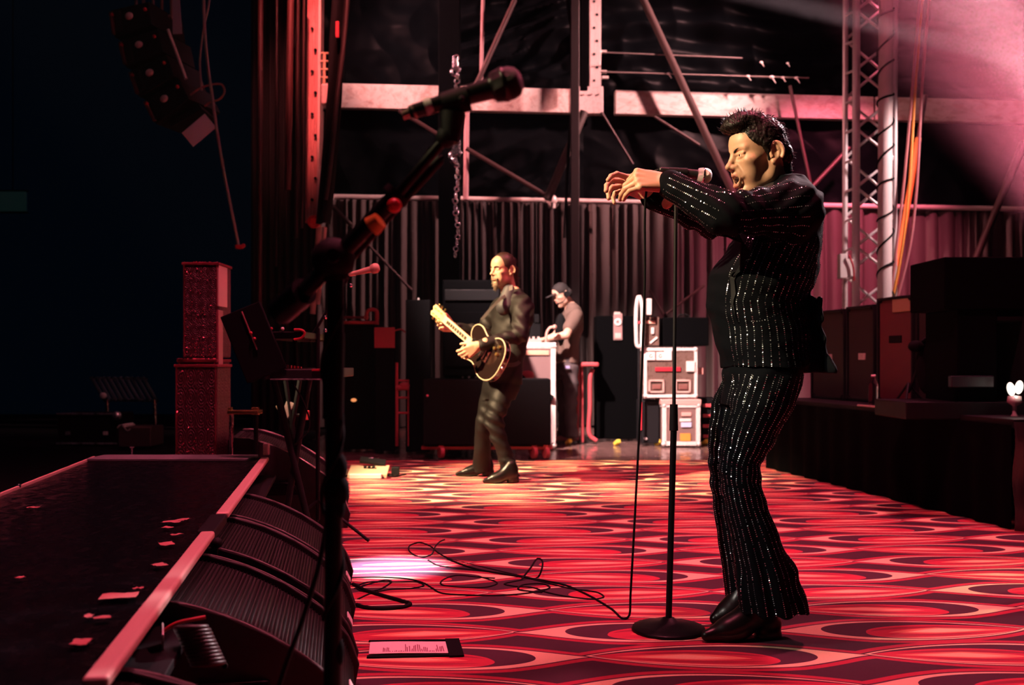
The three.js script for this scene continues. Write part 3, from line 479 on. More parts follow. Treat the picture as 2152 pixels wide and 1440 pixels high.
{
  const t = thing('microphone', 'black vocal microphone clipped to the front boom stand', 'microphone');
  const a = Pf(862, 236, -0.03), b = Pf(1092, 168, -0.03), g = micGeo(0.176), put = (q) => along(q.translate(0, -0.088, 0), a, b);
  mesh('handle', put(g.body), phys(0.004, 0.004, 0.004, 0.3, 0, { specularIntensity: 0.8 }), t);
  mesh('grille', put(g.grille), std(0.008, 0.0075, 0.0075, 0.4, 0.3, { bumpMap: micGrilleT, bumpScale: 0.0012 }), t); mesh('ring', put(g.ring), std(0.05, 0.05, 0.05, 0.3, 1), t);
  const c0 = Pf(846, 243, -0.03), c1 = Pf(880, 230, -0.03); mesh('connector', [rod(c0, c1, 0.007, 0.009), rod(Pf(868, 236, -0.03), Pf(872, 234, -0.03), 0.0115)], std(0.4, 0.3, 0.25, 0.3, 1), t);
  const b1 = Pf(893, 225, -0.03), b2 = Pf(908, 220, -0.03); mesh('band', rod(b1, b2, 0.0135), M.white, t, 'white tape band'); const b4 = Pf(898, 232, -0.02); mesh('band_mark', ball(0.006, b4.x, b4.y, b4.z + 0.012), M.red, t);
  mesh('clip', [rod(Pf(930, 222, -0.03), Pf(985, 206, -0.03), 0.0185, 0.02, 18), rod(Pf(958, 218, -0.03), Pf(948, 262, -0.03), 0.012, 0.011), ball(0.0045, Pf(974, 229).x, Pf(974, 229).y, -1.49)], M.rubber, t);
}
// ---------------------------------------------------------------- singer's round-base stand, microphone, cable
{
  const t = thing('mic_stand', 'straight black microphone stand with a round base before the singer', 'stand');
  const b = onFloor(1405, 1327); 
  mesh('base', lathe([[0, 0.0], [0.118, 0.0], [0.122, 0.006], [0.118, 0.014], [0.09, 0.022], [0.03, 0.032], [0.018, 0.045], [0, 0.045]], 56).translate(b.x, 0.001, b.z), M.gloss, t);
  const m = at(1416, 895, 3.318), e = at(1421, 372, 3.32);
  mesh('lower_tube', rod(v(b.x, 0.03, b.z), m, 0.0105, 0.0105, 18), M.gloss, t); mesh('upper_tube', rod(m, e, 0.0062, 0.0062, 16), std(0.12, 0.12, 0.12, 0.25, 0.9), t);
  mesh('clutch', [rod(at(1416, 905, 3.318), at(1416, 850, 3.318), 0.0145, 0.013, 18)], M.rubber, t);
  mesh('clip', [rod(at(1421, 378, 3.32), at(1424, 362, 3.32), 0.011), rod(at(1405, 362, 3.32), at(1444, 364, 3.32), 0.0165, 0.017)], M.rubber, t);
}
const micA = at(1385, 357, 3.32), micB = at(1494, 371, 3.32);
{
  const t = thing('microphone', 'black vocal microphone in front of the singer\'s mouth', 'microphone');
  const g = micGeo(micA.distanceTo(micB)), put = (q) => along(q.translate(0, -micA.distanceTo(micB) / 2, 0), micA, micB);
  mesh('handle', put(g.body), std(0.015, 0.015, 0.016, 0.3), t); mesh('grille', put(g.grille), std(0.55, 0.53, 0.53, 0.35, 0.8, { bumpMap: micGrilleT, bumpScale: 0.001 }), t, 'silver grille'); mesh('ring', put(g.ring), M.chrome, t);
  const tip = floorTip(); function floorTip() { return onFloor(1322, 1302); }
  mesh('cable', tube([micA, at(1372, 362, 3.33), at(1359, 400, 3.34), at(1355, 600, 3.4), at(1348, 800, 3.43), at(1336, 1050, 3.45), at(1325, 1250, 3.47), v(tip.x, 0.012, tip.z), onFloor(1312, 1301, 0.006), onFloor(1285, 1280, 0.006), onFloor(1230, 1248, 0.006), onFloor(1180, 1228, 0.006), onFloor(1090, 1212, 0.006), onFloor(1000, 1196, 0.006), onFloor(940, 1175, 0.006)], 0.0042, 220), M.rubber, t);
}
// cables lying on the carpet: pixels traced on the floor plane, loops raised a little
const fl = (list, y = 0.008) => list.map(([px, py, up]) => { const p = onFloor(px, py + (up ?? 0), 0); p.y = y + (up ?? 0) * (-p.z) / F; return p; });
const loops = [
  ['loose pale end of cable looping on the lit floor patch', M.rubber, 0.0034, [[1120, 1218], [1040, 1200], [945, 1176], [920, 1163, 6], [905, 1150, 10], [880, 1142, 10], [862, 1148, 8], [862, 1162, 4], [885, 1173, 0], [905, 1168, 8], [915, 1150, 16], [925, 1140, 18], [934, 1136, 18]]],
  ['black cable running from the lit patch to the stand', M.rubber, 0.004, [[900, 1180], [925, 1192], [990, 1200], [1060, 1208], [1110, 1218], [1150, 1228], [1200, 1240], [1255, 1248], [1268, 1258], [1250, 1262], [1200, 1258], [1150, 1248], [1120, 1238], [1080, 1235], [1060, 1230], [1085, 1224], [1130, 1216], [1138, 1200, 16], [1139, 1180, 30], [1130, 1176, 32], [1115, 1196, 18], [1100, 1215, 3], [1095, 1222]]],
  ['black cable lying in wide ovals across the carpet', M.rubber, 0.0042, [[740, 1217], [800, 1216], [860, 1220], [890, 1228], [910, 1240], [930, 1250], [990, 1254], [1060, 1254], [1120, 1248], [1155, 1238], [1140, 1230], [1100, 1232], [1090, 1242], [1115, 1246], [1140, 1248]]],
  ['black cable making one oval beside the knot', M.rubber, 0.0038, [[1040, 1218], [1010, 1216], [960, 1212], [930, 1222], [930, 1232], [970, 1237], [1020, 1237], [1045, 1228], [1020, 1218], [1005, 1214]]],
  ['tangle of black cable at the wedge corner, inner loops', M.rubber, 0.004, [[745, 1240], [770, 1232], [810, 1222], [822, 1224], [815, 1232], [790, 1244], [765, 1246], [750, 1236], [775, 1226], [830, 1226], [875, 1226], [890, 1234], [860, 1240], [820, 1242], [780, 1250], [752, 1262]]],
  ['tangle of black cable at the wedge corner, thick bundle', M.rubber, 0.008, [[742, 1232], [770, 1246], [810, 1258], [845, 1268], [862, 1274], [850, 1280], [810, 1284], [770, 1282], [750, 1276]]],
];
for (const [label, m, r, pts] of loops) tag(mesh('floor_cable', tube(fl(pts, r), r, 160, 7), m), label, 'cable');
{ // set list taped in a black frame
  const t = thing('set_list', 'pink lit set list sheet framed by black tape on the carpet', 'paper'), c = (px, py) => onFloor(px, py, 0.004);
  const print = canvasTex(512, 96, (g) => { g.fillStyle = '#f3ece8'; g.fillRect(0, 0, 512, 96); g.strokeStyle = '#7a1030'; g.lineWidth = 5; let x = 90; while (x < 480) { const h = x < 130 || (x > 230 && x < 370) || x > 420 ? rr(22, 60) : rr(4, 10); g.beginPath(); g.moveTo(x, 84); g.lineTo(x + rr(-4, 4), 84 - h); g.stroke(); x += rr(9, 15); } });
  const A = c(778, 1352), B = c(940, 1350), C = c(946, 1374), D = c(775, 1377);
  const q = (a, b, y) => { const p = A.clone().lerp(B, a).lerp(D.clone().lerp(C, a), 1 - b); p.y = y; return p; };
  mesh('sheet', slab(6, 2, (a, b) => q(a, b, 0.0075 + 0.001 * Math.sin(a * 5)), 0.0008), std(1, 1, 1, 0.6, 0, { map: print }), t);
  mesh('tape_frame', [bar(q(-0.02, 1.12, 0.006), q(1.02, 1.12, 0.006), 0.016, 0.004, 0.001, v(0, 1, 0)), bar(q(-0.02, -0.2, 0.006), q(1.1, -0.16, 0.006), 0.02, 0.005, 0.001, v(0, 1, 0)), bar(q(1.07, 1.2, 0.007), q(1.07, -0.3, 0.007), 0.045, 0.005, 0.001, v(0, 1, 0))], M.matte, t);
}
// ---------------------------------------------------------------- drum riser at the right with its amplifiers
const C0 = v(2.65, 0, -5.28), RH = 0.586;
const rp = (s, u, y = 0) => v(C0.x + AW.x * s + AX.x * u, y, C0.z + AW.z * s + AX.z * u);      // s into the riser, u upstage along its edge
const satin = phys(0.02, 0.018, 0.018, 0.3, 0, { clearcoat: 0.5, clearcoatRoughness: 0.3, bumpMap: scuffT, bumpScale: 0.003 });
{
  const t = thing('riser', 'waist-low black draped riser along the right side of the carpet', 'riser', C0, YAW);
  mesh('deck', [bx(3.4, 0.05, 3.07, 1.7, RH - 0.025, -1.535, 0.006)], M.black, t);
  mesh('frame', [bx(0.05, RH - 0.05, 0.05, 0.1, RH / 2 - 0.025, -0.1), bx(0.05, RH - 0.05, 0.05, 0.1, RH / 2 - 0.025, -2.95), bx(0.05, RH - 0.05, 0.05, 3.2, RH / 2 - 0.025, -0.1), bx(0.05, RH - 0.05, 0.05, 3.2, RH / 2 - 0.025, -2.95)], M.steel, t);
  mesh('side_skirt', sheet(110, 6, (a, b) => v(-0.012 - 0.012 * Math.sin(a * 75 + Math.sin(a * 9) * 2) * (0.4 + b), lerp(RH - 0.03, 0.006, b), -3.07 * a)), M.void, t);
  mesh('front_skirt', sheet(90, 6, (a, b) => v(3.4 * a, lerp(RH - 0.03, 0.006, b), 0.014 + (0.02 + 0.02 * b) * Math.sin(a * 60 + b + Math.sin(a * 7) * 2))), satin, t);
  mesh('corner_fold', slab(4, 20, (a, b) => v(-0.02 + a * 0.09, lerp(RH - 0.01, 0.006, b), 0.03 + 0.035 * Math.sin(a * 3.1) + 0.012 * Math.sin(b * 9)), 0.006), satin, t);
  mesh('edge_trim', [bx(0.012, 0.012, 0.42, 0.0, RH + 0.004, -1.4, 0.002)], M.painted, t);
}
function cab(u0, u1, top, label, front, plate, name = 'speaker_cabinet') {
  const w = u1 - u0, h = top - RH - 0.012, c = rp(0.35, (u0 + u1) / 2, RH + 0.002), t = thing(name, label, 'amplifier', c, YAW + Math.PI / 2 * 0, 'cabinets on the riser');
  const D = 0.36;
  mesh('shell', [bx(D, 0.02, w, D / 2, 0.012, 0, 0.006), bx(D, 0.02, w, D / 2, h - 0.01, 0, 0.006), bx(D, h, 0.02, D / 2, h / 2, w / 2 - 0.01, 0.006), bx(D, h, 0.02, D / 2, h / 2, -w / 2 + 0.01, 0.006), bx(0.02, h, w, D - 0.01, h / 2, 0, 0.006)], M.black, t);
  mesh('grille_cloth', bx(0.02, h - 0.04, w - 0.04, 0.025, h / 2, 0, 0.004), front, t);
  for (const z of [-0.9, 0.9]) for (const y of [0.02, h - 0.02]) mesh('corner', ball(0.02, 0.012, y, z * (w / 2 - 0.012)), M.rubber, t);
  if (plate) mesh('badge', bx(0.008, 0.05, 0.1, 0.012, h * 0.47, 0.02, 0.002), M.painted, t, 'pale badge');
  return t;
}
const brownCloth = std(0.02, 0.015, 0.013, 0.85, 0, { bumpMap: withMap(weaveT, 30, 30), bumpScale: 0.001 });
cab(2.46, 3.02, 1.31, 'farthest amplifier cabinet, just behind the singer', brownCloth, true);
cab(2.02, 2.43, 1.32, 'second amplifier cabinet from the singer, with a pale badge', brownCloth, true);
{ const t = cab(1.52, 1.98, 1.36, 'maroon amplifier cabinet with a small dark slot, behind the bottle', std(0.11, 0.02, 0.03, 0.7), false); mesh('slot', bx(0.01, 0.05, 0.16, 0.014, 0.46, 0, 0.003), M.matte, t); mesh('tan_corner', bx(0.012, 0.1, 0.22, 0.012, 0.7, 0.08, 0.004), std(0.4, 0.3, 0.18, 0.6), t, 'tan patch at the top'); }  // tan bit at the cabinet top, in its own colour
cab(0.97, 1.48, 1.33, 'brown-fronted cabinet nearest the black panel', brownCloth, false);
{ // amplifier head, red light on it put into frame and strip colours
  const c = rp(0.4, 1.37, 1.345), t = thing('framed_amplifier', 'small amplifier head coloured as red lit, with a framed front', 'amplifier', c, YAW);
  mesh('shell', bx(0.2, 0.2, 0.3, 0.14, 0.1, -0.02, 0.01), M.black, t);
  mesh('front_frame', [bx(0.02, 0.025, 0.32, 0.03, 0.19, 0, 0.004), bx(0.02, 0.025, 0.32, 0.03, 0.02, 0, 0.004), bx(0.02, 0.19, 0.025, 0.03, 0.105, 0.148, 0.004), bx(0.02, 0.19, 0.025, 0.03, 0.105, -0.148, 0.004)], std(0.75, 0.35, 0.34, 0.5), t);
  mesh('control_strip', bx(0.016, 0.04, 0.27, 0.034, 0.145, 0, 0.003), std(0.5, 0.12, 0.14, 0.5), t); mesh('tray', bx(0.2, 0.03, 0.16, 0.05, 0.016, 0.24, 0.006), M.red, t);
}
{ // black hooded rack
  const d = 5.75, t = thing('equipment_rack', 'tall black hooded rack cut by the right picture edge', 'rack'), T = (px, py, o = 0) => at(px, py, d - o);
  const s = Math.abs(T(1, 0).x - T(0, 0).x), hood = (x0, x1, y0, y1, o, dep) => { const a = T((x0 + x1) / 2, (y0 + y1) / 2, o); return bx((x1 - x0) * s, (y1 - y0) * s, dep, a.x, a.y, a.z - dep / 2, 0.008); };
  mesh('hood', mv(hood(1985, 2290, 540, 650, 0, 0.5), 0, 0, 0), M.void, t); mesh('side_panel', [hood(2012, 2096, 650, 868, -0.02, 0.45)], M.void, t); mesh('side_panel', [hood(2149, 2290, 650, 872, -0.02, 0.45)], M.matte, t); mesh('shelf', [hood(2096, 2150, 664, 676, -0.02, 0.3)], M.matte, t); mesh('plinth', hood(1905, 2290, 845, 882, 0.02, 0.5), M.black, t);
  const a = T(2106, 655, -0.5), b = T(2106, 842, -0.5); mesh('inner_tube', rod(b, a, 0.022), std(0.7, 0.2, 0.22, 0.5), t, 'inner tube coloured as red lit'); mesh('inner_bar', [rod(T(2096, 733, -0.4), T(2152, 732, -0.4), 0.012), ball(0.03, T(2106, 740, -0.4).x, T(2106, 740, -0.4).y, T(2106, 740, -0.4).z)], M.painted, t); mesh('inner_cable', tube([T(2104, 690, -0.3), T(2116, 730, -0.3), T(2120, 790, -0.3)], 0.007, 20), M.rubber, t);  // the red light on the inner tube is put into its colour
  mesh('drawer', hood(2000, 2090, 790, 815, 0.03, 0.05), std(0.02, 0.03, 0.035, 0.4), t);
}
{ const p = rp(0.03, 1.46, RH + 0.012), t = thing('water_bottle', 'clear plastic water bottle on the riser edge', 'bottle', p);
  mesh('bottle_body', lathe([[0, 0], [0.03, 0.001], [0.033, 0.01], [0.031, 0.05], [0.033, 0.06], [0.031, 0.1], [0.033, 0.12], [0.03, 0.145], [0.014, 0.175], [0.013, 0.19]], 26), phys(0.9, 0.9, 0.92, 0.12, 0, { transmission: 1, thickness: 0.03, ior: 1.33 }), t); mesh('cap', lathe([[0, 0.205], [0.015, 0.205], [0.015, 0.188], [0, 0.188]], 20), M.white, t); }
{ const c = at(2132, 846, 5.6), t = thing('white_blob', 'small bright white two-bulb lamp at the riser\'s right end', 'lamp'), glowM = new THREE.MeshStandardMaterial({ color: lin(0.8, 0.8, 0.75), emissive: lin(1, 0.95, 0.8), emissiveIntensity: 1.3 });  // white pair of unknown kind, given emission and an added point light
  mesh('glow_blob', mv(ball(0.026, 0, 0, 0, 0.8, 1.5, 0.9), c.x - 0.02, c.y + 0.075, c.z, 0, 0, 0.2), glowM, t); mesh('glow_blob', mv(ball(0.026, 0, 0, 0, 0.8, 1.5, 0.9), c.x + 0.026, c.y + 0.085, c.z, 0, 0, -0.15), glowM, t); mesh('base', lathe([[0, -0.1], [0.03, -0.1], [0.012, -0.06], [0.012, -0.02], [0.04, 0.0], [0.036, 0.035], [0, 0.04]], 20).translate(c.x, c.y, c.z), M.painted, t);
  const l = new THREE.PointLight(lin(1, 0.95, 0.8), 0.02); l.position.set(c.x, c.y + 0.085, c.z + 0.06); l.castShadow = true; t.add(l); }
{ const t = thing('boom_stand', 'dark boom stand in front of the brown-fronted cabinet', 'stand'), b = rp(0.14, 1.22, RH + 0.003); const n = (px, py) => at(px, py, 6.38);
  mesh('tripod', [0, 2.1, 4.2].map((a) => rod(v(b.x, b.y + 0.16, b.z), v(b.x + 0.13 * Math.cos(a), b.y + 0.008, b.z + 0.13 * Math.sin(a)), 0.008)), M.black, t); mesh('pole', rod(v(b.x, b.y + 0.1, b.z), n(1958, 700), 0.01), M.black, t); mesh('boom', rod(n(1990, 672), n(1930, 724), 0.008), M.black, t); const q = n(1925, 728); mesh('hood', ball(0.032, q.x, q.y, q.z, 1.6, 1.2, 1), M.matte, t); const w = n(1952, 770); mesh('cloth', ball(0.07, w.x, w.y, w.z - 0.02, 1.1, 2.6, 0.6), M.matte, t, 'black cloth hung on it'); }

// ---------------------------------------------------------------- flight cases and racks at the rear
const panelBrown = std(0.14, 0.095, 0.08, 0.55, 0, { roughnessMap: scuffT }), edgeW = std(0.82, 0.78, 0.76, 0.42, 0.15, { roughnessMap: scuffT });
function caseBox(name, label, x0, x1, y0, y1, d, dep, panel, edge, opt = {}) {
  const a = at(x0, y1, d), b = at(x1, y0, d), w = b.x - a.x, h = b.y - a.y + (a.y < 0.17 && !opt.keep ? a.y - 0.004 : 0), t = thing(name, label, opt.cat ?? 'case', v((a.x + b.x) / 2, a.y < 0.17 && !opt.keep ? 0.004 : a.y, -d - dep / 2), opt.turn ?? 0, opt.group);
  mesh('body', bx(w - 0.02, h - 0.02, dep - 0.02, 0, h / 2, 0, 0.01), panel, t);
  if (edge) { const e = opt.e ?? 0.03, f = dep / 2;
    mesh('edge_trim', [bx(w, e, e, 0, h - e / 2, f - e / 2), bx(w, e, e, 0, e / 2, f - e / 2), bx(e, h, e, -w / 2 + e / 2, h / 2, f - e / 2), bx(e, h, e, w / 2 - e / 2, h / 2, f - e / 2), bx(e, e, dep, -w / 2 + e / 2, h - e / 2, 0), bx(e, e, dep, w / 2 - e / 2, h - e / 2, 0), bx(e, h, e, -w / 2 + e / 2, h / 2, -f + e / 2), bx(e, h, e, w / 2 - e / 2, h / 2, -f + e / 2)], edge, t);
    for (const sx of [-1, 1]) for (const y of [0.02, h - 0.02]) mesh('ball_corner', ball(0.028, sx * (w / 2 - 0.018), y, f - 0.018, 1, 1, 1, 12), edge, t); }
  t.userData.dim = undefined; delete t.userData.dim; return { t, w, h, f: dep / 2 };
}
const castor = (t, x, z, r = 0.05, m = M.red) => { const y = -t.position.y; mesh('castor', [mv(new THREE.CylinderGeometry(r, r, 0.035, 18), x, y + r, z, 0, 0.4, Math.PI / 2), bx(0.05, 0.03, 0.05, x, y + 2 * r, z, 0.004)], m, t); };
const redLightM = std(0.5, 0.08, 0.1, 0.5);  // red light caught by rails, slats, castors and stool put into the colour
{ // white-edged upper rack case
  const { t, w, h, f } = caseBox('flight_case', 'upper white-edged flight case with two recessed latches and a red strip', 1353, 1466, 731, 836, 10.55, 0.5, panelBrown, edgeW, { e: 0.034 });
  for (const [x, y] of [[-0.15, 0.12], [0.13, 0.12]]) { mesh('latch_dish', [bx(0.17, 0.02, 0.02, x, y + 0.06, f), bx(0.17, 0.02, 0.02, x, y - 0.06, f), bx(0.02, 0.14, 0.02, x - 0.075, y, f), bx(0.02, 0.14, 0.02, x + 0.075, y, f)], std(0.75, 0.55, 0.5, 0.4, 0.3), t); mesh('latch', bx(0.09, 0.05, 0.015, x, y - 0.005, f), std(0.4, 0.2, 0.18, 0.4, 0.6), t); }
  mesh('red_strip', bx(0.27, 0.045, 0.01, -0.03, 0.3, f + 0.002), M.red, t); mesh('paper_label', bx(0.08, 0.11, 0.006, -0.03, 0.45, f + 0.004, 0.001), M.white, t); mesh('corner_bracket', [bx(0.09, 0.11, 0.03, 0.21, 0.33, f)], edgeW, t); mesh('side_tab', bx(0.12, 0.07, 0.04, 0.3, 0.28, f - 0.1), std(0.7, 0.4, 0.36, 0.5), t);
  const lt = canvasTex(64, 64, (g) => { g.fillStyle = '#f4efe9'; g.fillRect(0, 0, 64, 64); g.strokeStyle = '#2a1518'; g.lineWidth = 6; g.beginPath(); g.arc(34, 32, 13, 0.6, 5.4); g.stroke(); g.fillStyle = '#2a1518'; g.fillRect(34, 30, 14, 5); });
  for (const x of [-0.21, -0.11]) mesh('letter_tile', bx(0.085, 0.085, 0.008, x, 0.44, f + 0.006, 0), std(1, 1, 1, 0.6, 0, { map: lt }), t, 'white tile with a dark round letter');
}
{ const { t, f } = caseBox('flight_case', 'lower white-edged case covered with blue and orange stickers', 1392, 1472, 848, 934, 10.45, 0.45, std(0.2, 0.13, 0.12, 0.55), edgeW, { e: 0.045 });
  mesh('lid', bx(0.42, 0.06, 0.46, -0.0, 0.455, 0, 0.01), std(0.62, 0.36, 0.33, 0.5), t); mesh('sticker', bx(0.11, 0.05, 0.004, 0.05, 0.22, f + 0.002, 0), std(0.5, 0.6, 0.85, 0.5), t, 'pale blue sticker'); mesh('sticker', bx(0.12, 0.03, 0.004, 0.04, 0.27, f + 0.002, 0), M.white, t, 'white sticker'); mesh('sticker', bx(0.11, 0.08, 0.004, 0.04, 0.09, f + 0.002, 0), M.orange, t, 'orange sticker'); mesh('sticker', bx(0.1, 0.04, 0.004, 0.05, 0.33, f + 0.002, 0), std(0.75, 0.4, 0.36, 0.5), t); }
{ const { t } = caseBox('equipment_case', 'black case under the upper flight case, left of the lower one', 1346, 1388, 840, 931, 10.62, 0.45, M.black, null); mesh('red_edge', bx(0.02, 0.3, 0.02, -0.1, 0.3, 0.22), M.red, t); mesh('foot_light', ball(0.02, -0.05, 0.06, 0.22, 1, 0.7, 1), M.white, t); }
{ const { t } = caseBox('storage_rack', 'slatted rack coloured as red lit, right of the lower case', 1476, 1530, 835, 930, 10.7, 0.4, M.matte, null, { cat: 'rack' }); for (let i = 0; i < 4; i++) mesh('slat', bx(0.27, 0.035, 0.03, 0, 0.08 + i * 0.11, 0.2), redLightM, t); }
{ // things on top of the upper case
  const { t, f, h } = caseBox('amplifier', 'black amplifier standing on the upper flight case', 1392, 1492, 665, 729, 10.6, 0.35, M.void, null, { cat: 'amplifier' }); mesh('handle', tube([v(-0.06, h, 0), v(-0.05, h + 0.02, 0), v(0.05, h + 0.02, 0), v(0.06, h, 0)], 0.008, 16), M.rubber, t);
  const b = caseBox('tool_box', 'small brown box with pale fittings on the upper flight case', 1355, 1388, 664, 729, 10.58, 0.2, panelBrown, null, { cat: 'box' }); mesh('fitting', bx(0.1, 0.03, 0.02, -0.02, 0.26, b.f), std(0.8, 0.5, 0.4, 0.4), b.t); mesh('fitting', bx(0.03, 0.07, 0.02, 0.0, 0.17, b.f), M.white, b.t); mesh('paper', mv(bx(0.1, 0.02, 0.01, 0, 0, 0, 0), 0.01, 0.07, b.f, 0, 0, 0.7), M.white, b.t);
  const g = thing('folding_frame', 'upright white looped frame left of the upper case', 'frame'), q = (px, py) => at(px, py, 10.5); mesh('loop', tube([q(1340, 728), q(1337, 700), q(1338, 640), q(1343, 622), q(1349, 640), q(1349, 700), q(1347, 728)], 0.021, 80, 8, true), edgeW, g); mesh('brace', rod(q(1338, 680), q(1350, 676), 0.014), M.red, g); const s0 = q(1364, 645); mesh('leg', rod(q(1343, 730), v(q(1343, 730).x, 0.002, -10.5), 0.012), M.black, g);
  mesh('white_bar', bx(0.05, 0.17, 0.04, s0.x, s0.y, s0.z), edgeW, g);
}
{ const { t, f } = caseBox('equipment_case', 'tall black case with a small pale panel, right of the technician', 1252, 1345, 662, 930, 11.2, 0.4, M.void, null); mesh('panel', bx(0.1, 0.3, 0.02, -0.0, 1.27, f), std(0.3, 0.2, 0.2, 0.5), t); mesh('badge', mv(new THREE.TorusGeometry(0.03, 0.014, 8, 20), 0.0, 1.32, f + 0.015), M.white, t); mesh('badge', bx(0.07, 0.06, 0.012, 0.0, 1.17, f + 0.01), M.painted, t); mesh('badge', bx(0.07, 0.03, 0.012, -0.01, 1.42, f + 0.01), M.painted, t); }
{ // guitar workbench case of the technician
  const { t, w, h, f } = caseBox('work_case', 'upright white-edged work case in front of the technician', 1084, 1168, 723, 928, 10.25, 0.55, std(0.2, 0.14, 0.14, 0.5), edgeW, { e: 0.05 });
  mesh('worktop', bx(w + 0.01, 0.05, 0.56, 0, h - 0.01, 0, 0.006), edgeW, t); mesh('strip', bx(w - 0.1, 0.05, 0.02, -0.02, h - 0.09, f - 0.005), std(0.8, 0.42, 0.3, 0.5), t);
  mesh('shoulder_strap', tube([v(-0.2, 0.78, f + 0.02), v(-0.08, 0.66, f + 0.05), v(0.06, 0.57, f + 0.04), v(0.17, 0.5, f + 0.02)], 0.03, 24), M.matte, t); mesh('red_lit_pouch', ball(0.05, -0.09, 0.74, f + 0.02, 1.5, 1, 0.6), redLightM, t); for (const [x, y] of [[-0.16, 0.66], [0.02, 0.55], [0.12, 0.5]]) mesh('cleat', ball(0.03, x, y, f + 0.01, 2, 1, 0.6), edgeW, t);
  for (let i = 0; i < 5; i++) { const k = mesh('mixer_knob', mv(new THREE.CylinderGeometry(0.012, 0.016, 0.045, 10), -0.17 + i * 0.05, h + 0.055, f - 0.12), M.painted, t); } mesh('mixer', bx(0.26, 0.04, 0.25, -0.07, h + 0.032, f - 0.15), std(0.5, 0.35, 0.34, 0.5), t);
  const l0 = v(0.11, h + 0.01, 0.1); mesh('work_light', [tube([l0, v(0.12, h + 0.12, 0.1), v(0.15, h + 0.17, 0.1), v(0.19, h + 0.18, 0.1)], 0.014, 24), ball(0.025, 0.2, h + 0.18, 0.1)], std(0.6, 0.35, 0.3, 0.5), t); mesh('screen_stand', [bx(0.12, 0.2, 0.02, 0.0, h + 0.13, -0.18), bx(0.05, 0.09, 0.012, 0.02, h + 0.28, -0.16)], M.matte, t);
}
{ const { t } = caseBox('amplifier_case', 'low black rolling case behind the guitarist\'s legs', 886, 1160, 795, 938, 9.1, 0.6, M.matte, null, { keep: 1 }); mesh('pallet', bx(1.2, 0.03, 0.5, 0, -0.02, 0), redLightM, t); for (const x of [-0.42, 0.43, 0.54]) castor(t, x, 0.25, 0.055, redLightM); castor(t, -0.42, -0.25); castor(t, 0.42, -0.25); mesh('lamp', ball(0.012, -0.54, 0.46, 0.31), std(0.9, 0.2, 0.3, 0.4), t, 'tiny red light'); }
{ const { t, f, h } = caseBox('speaker_cabinet', 'big black cabinet stacked behind the guitarist', 928, 1056, 586, 793, 9.2, 0.5, M.void, null, { cat: 'amplifier' }); mesh('grille_cloth', bx(0.5, 0.5, 0.02, 0, 0.35, f), M.void, t); mesh('control_strip', bx(0.5, 0.1, 0.02, 0, h - 0.15, f), phys(0.004, 0.006, 0.007, 0.5, 0, { specularIntensity: 0.4 }), t); }
{ const { t } = caseBox('equipment_case', 'tall dark case left of the guitar head', 850, 906, 628, 938, 9.6, 0.4, M.matte, null); const p = t; mesh('white_blob', [ball(0.05, 0.0, 1.435, 0.12, 1.3, 0.5, 1), rod(v(0, 1.45, 0.12), v(0.0, 1.5, 0.12), 0.01)], M.white, p, 'small pale lamp'); for (let i = 0; i < 2; i++) mesh('indicator', ball(0.014, 0.12, 0.1 + i * 0.06, 0.2), M.red, p); }
{ const { t, h, f } = caseBox('equipment_case', 'wide dark case with a top edge coloured as red lit, far left rear', 700, 796, 672, 932, 9.9, 0.5, M.matte, null); mesh('top_rail', bx(0.42, 0.03, 0.06, 0, h - 0.03, f), redLightM, t); mesh('top_rail', bx(0.3, 0.025, 0.05, -0.05, h + 0.03, f - 0.2), redLightM, t); mesh('handle', tube([v(0.1, h, f), v(0.12, h + 0.09, f), v(0.2, h + 0.09, f), v(0.21, h - 0.05, f)], 0.02, 24), redLightM, t); mesh('warm_light', ball(0.022, -0.02, 0.5, f + 0.01, 1.3, 0.8, 1), new THREE.MeshStandardMaterial({ color: lin(0.6, 0.3, 0.1), emissive: lin(1, 0.35, 0.12), emissiveIntensity: 0.9 }), t, 'small orange indicator light'); }
{ const { t, f, h } = caseBox('equipment_case', 'dark case with a flat panel coloured as red lit, left rear', 785, 832, 686, 930, 9.7, 0.4, M.matte, null); mesh('red_lit_panel', bx(0.2, 0.2, 0.02, 0, h - 0.11, f), redLightM, t); mesh('cable_hook', tube([v(0.08, h - 0.05, f), v(0.16, h - 0.03, f), v(0.2, h - 0.06, f)], 0.008, 14), redLightM, t); }
{ const t = thing('wire_rack', 'small wire rack coloured as red lit between the dark cases at left rear', 'rack'), q = (px, py) => at(px, py, 9.55); mesh('post', rod(q(834, 938), q(834, 762), 0.016), redLightM, t); for (const y of [800, 815, 836, 868]) mesh('shelf_bar', rod(q(832, y), q(860, y), y === 815 ? 0.026 : 0.011), redLightM, t); mesh('post', rod(q(858, 938), q(858, 800), 0.008), redLightM, t); mesh('bundle', ball(0.04, q(850, 810).x, q(850, 810).y, q(850, 810).z, 1.3, 0.8, 0.8), redLightM, t); }
{ const t = thing('stool', 'tubular stool frame coloured as red lit, right of the technician', 'stool'), q = (px, py, o = 0) => at(px, py, 10.9 + o); mesh('frame', tube([v(q(1254, 800).x, 0.02, -10.9), q(1240, 915), q(1240, 850), q(1241, 790), q(1246, 776)], 0.024, 50), redLightM, t); mesh('seat', [bx(0.2, 0.05, 0.3, q(1238, 766).x, q(1238, 766).y, -10.95, 0.02)], redLightM, t); mesh('leg', rod(q(1216, 766, 0.2), v(q(1216, 900).x, 0.004, -11.15), 0.02), redLightM, t); mesh('leg', rod(q(1222, 766), v(q(1224, 900).x, 0.004, -10.9), 0.018), redLightM, t); }
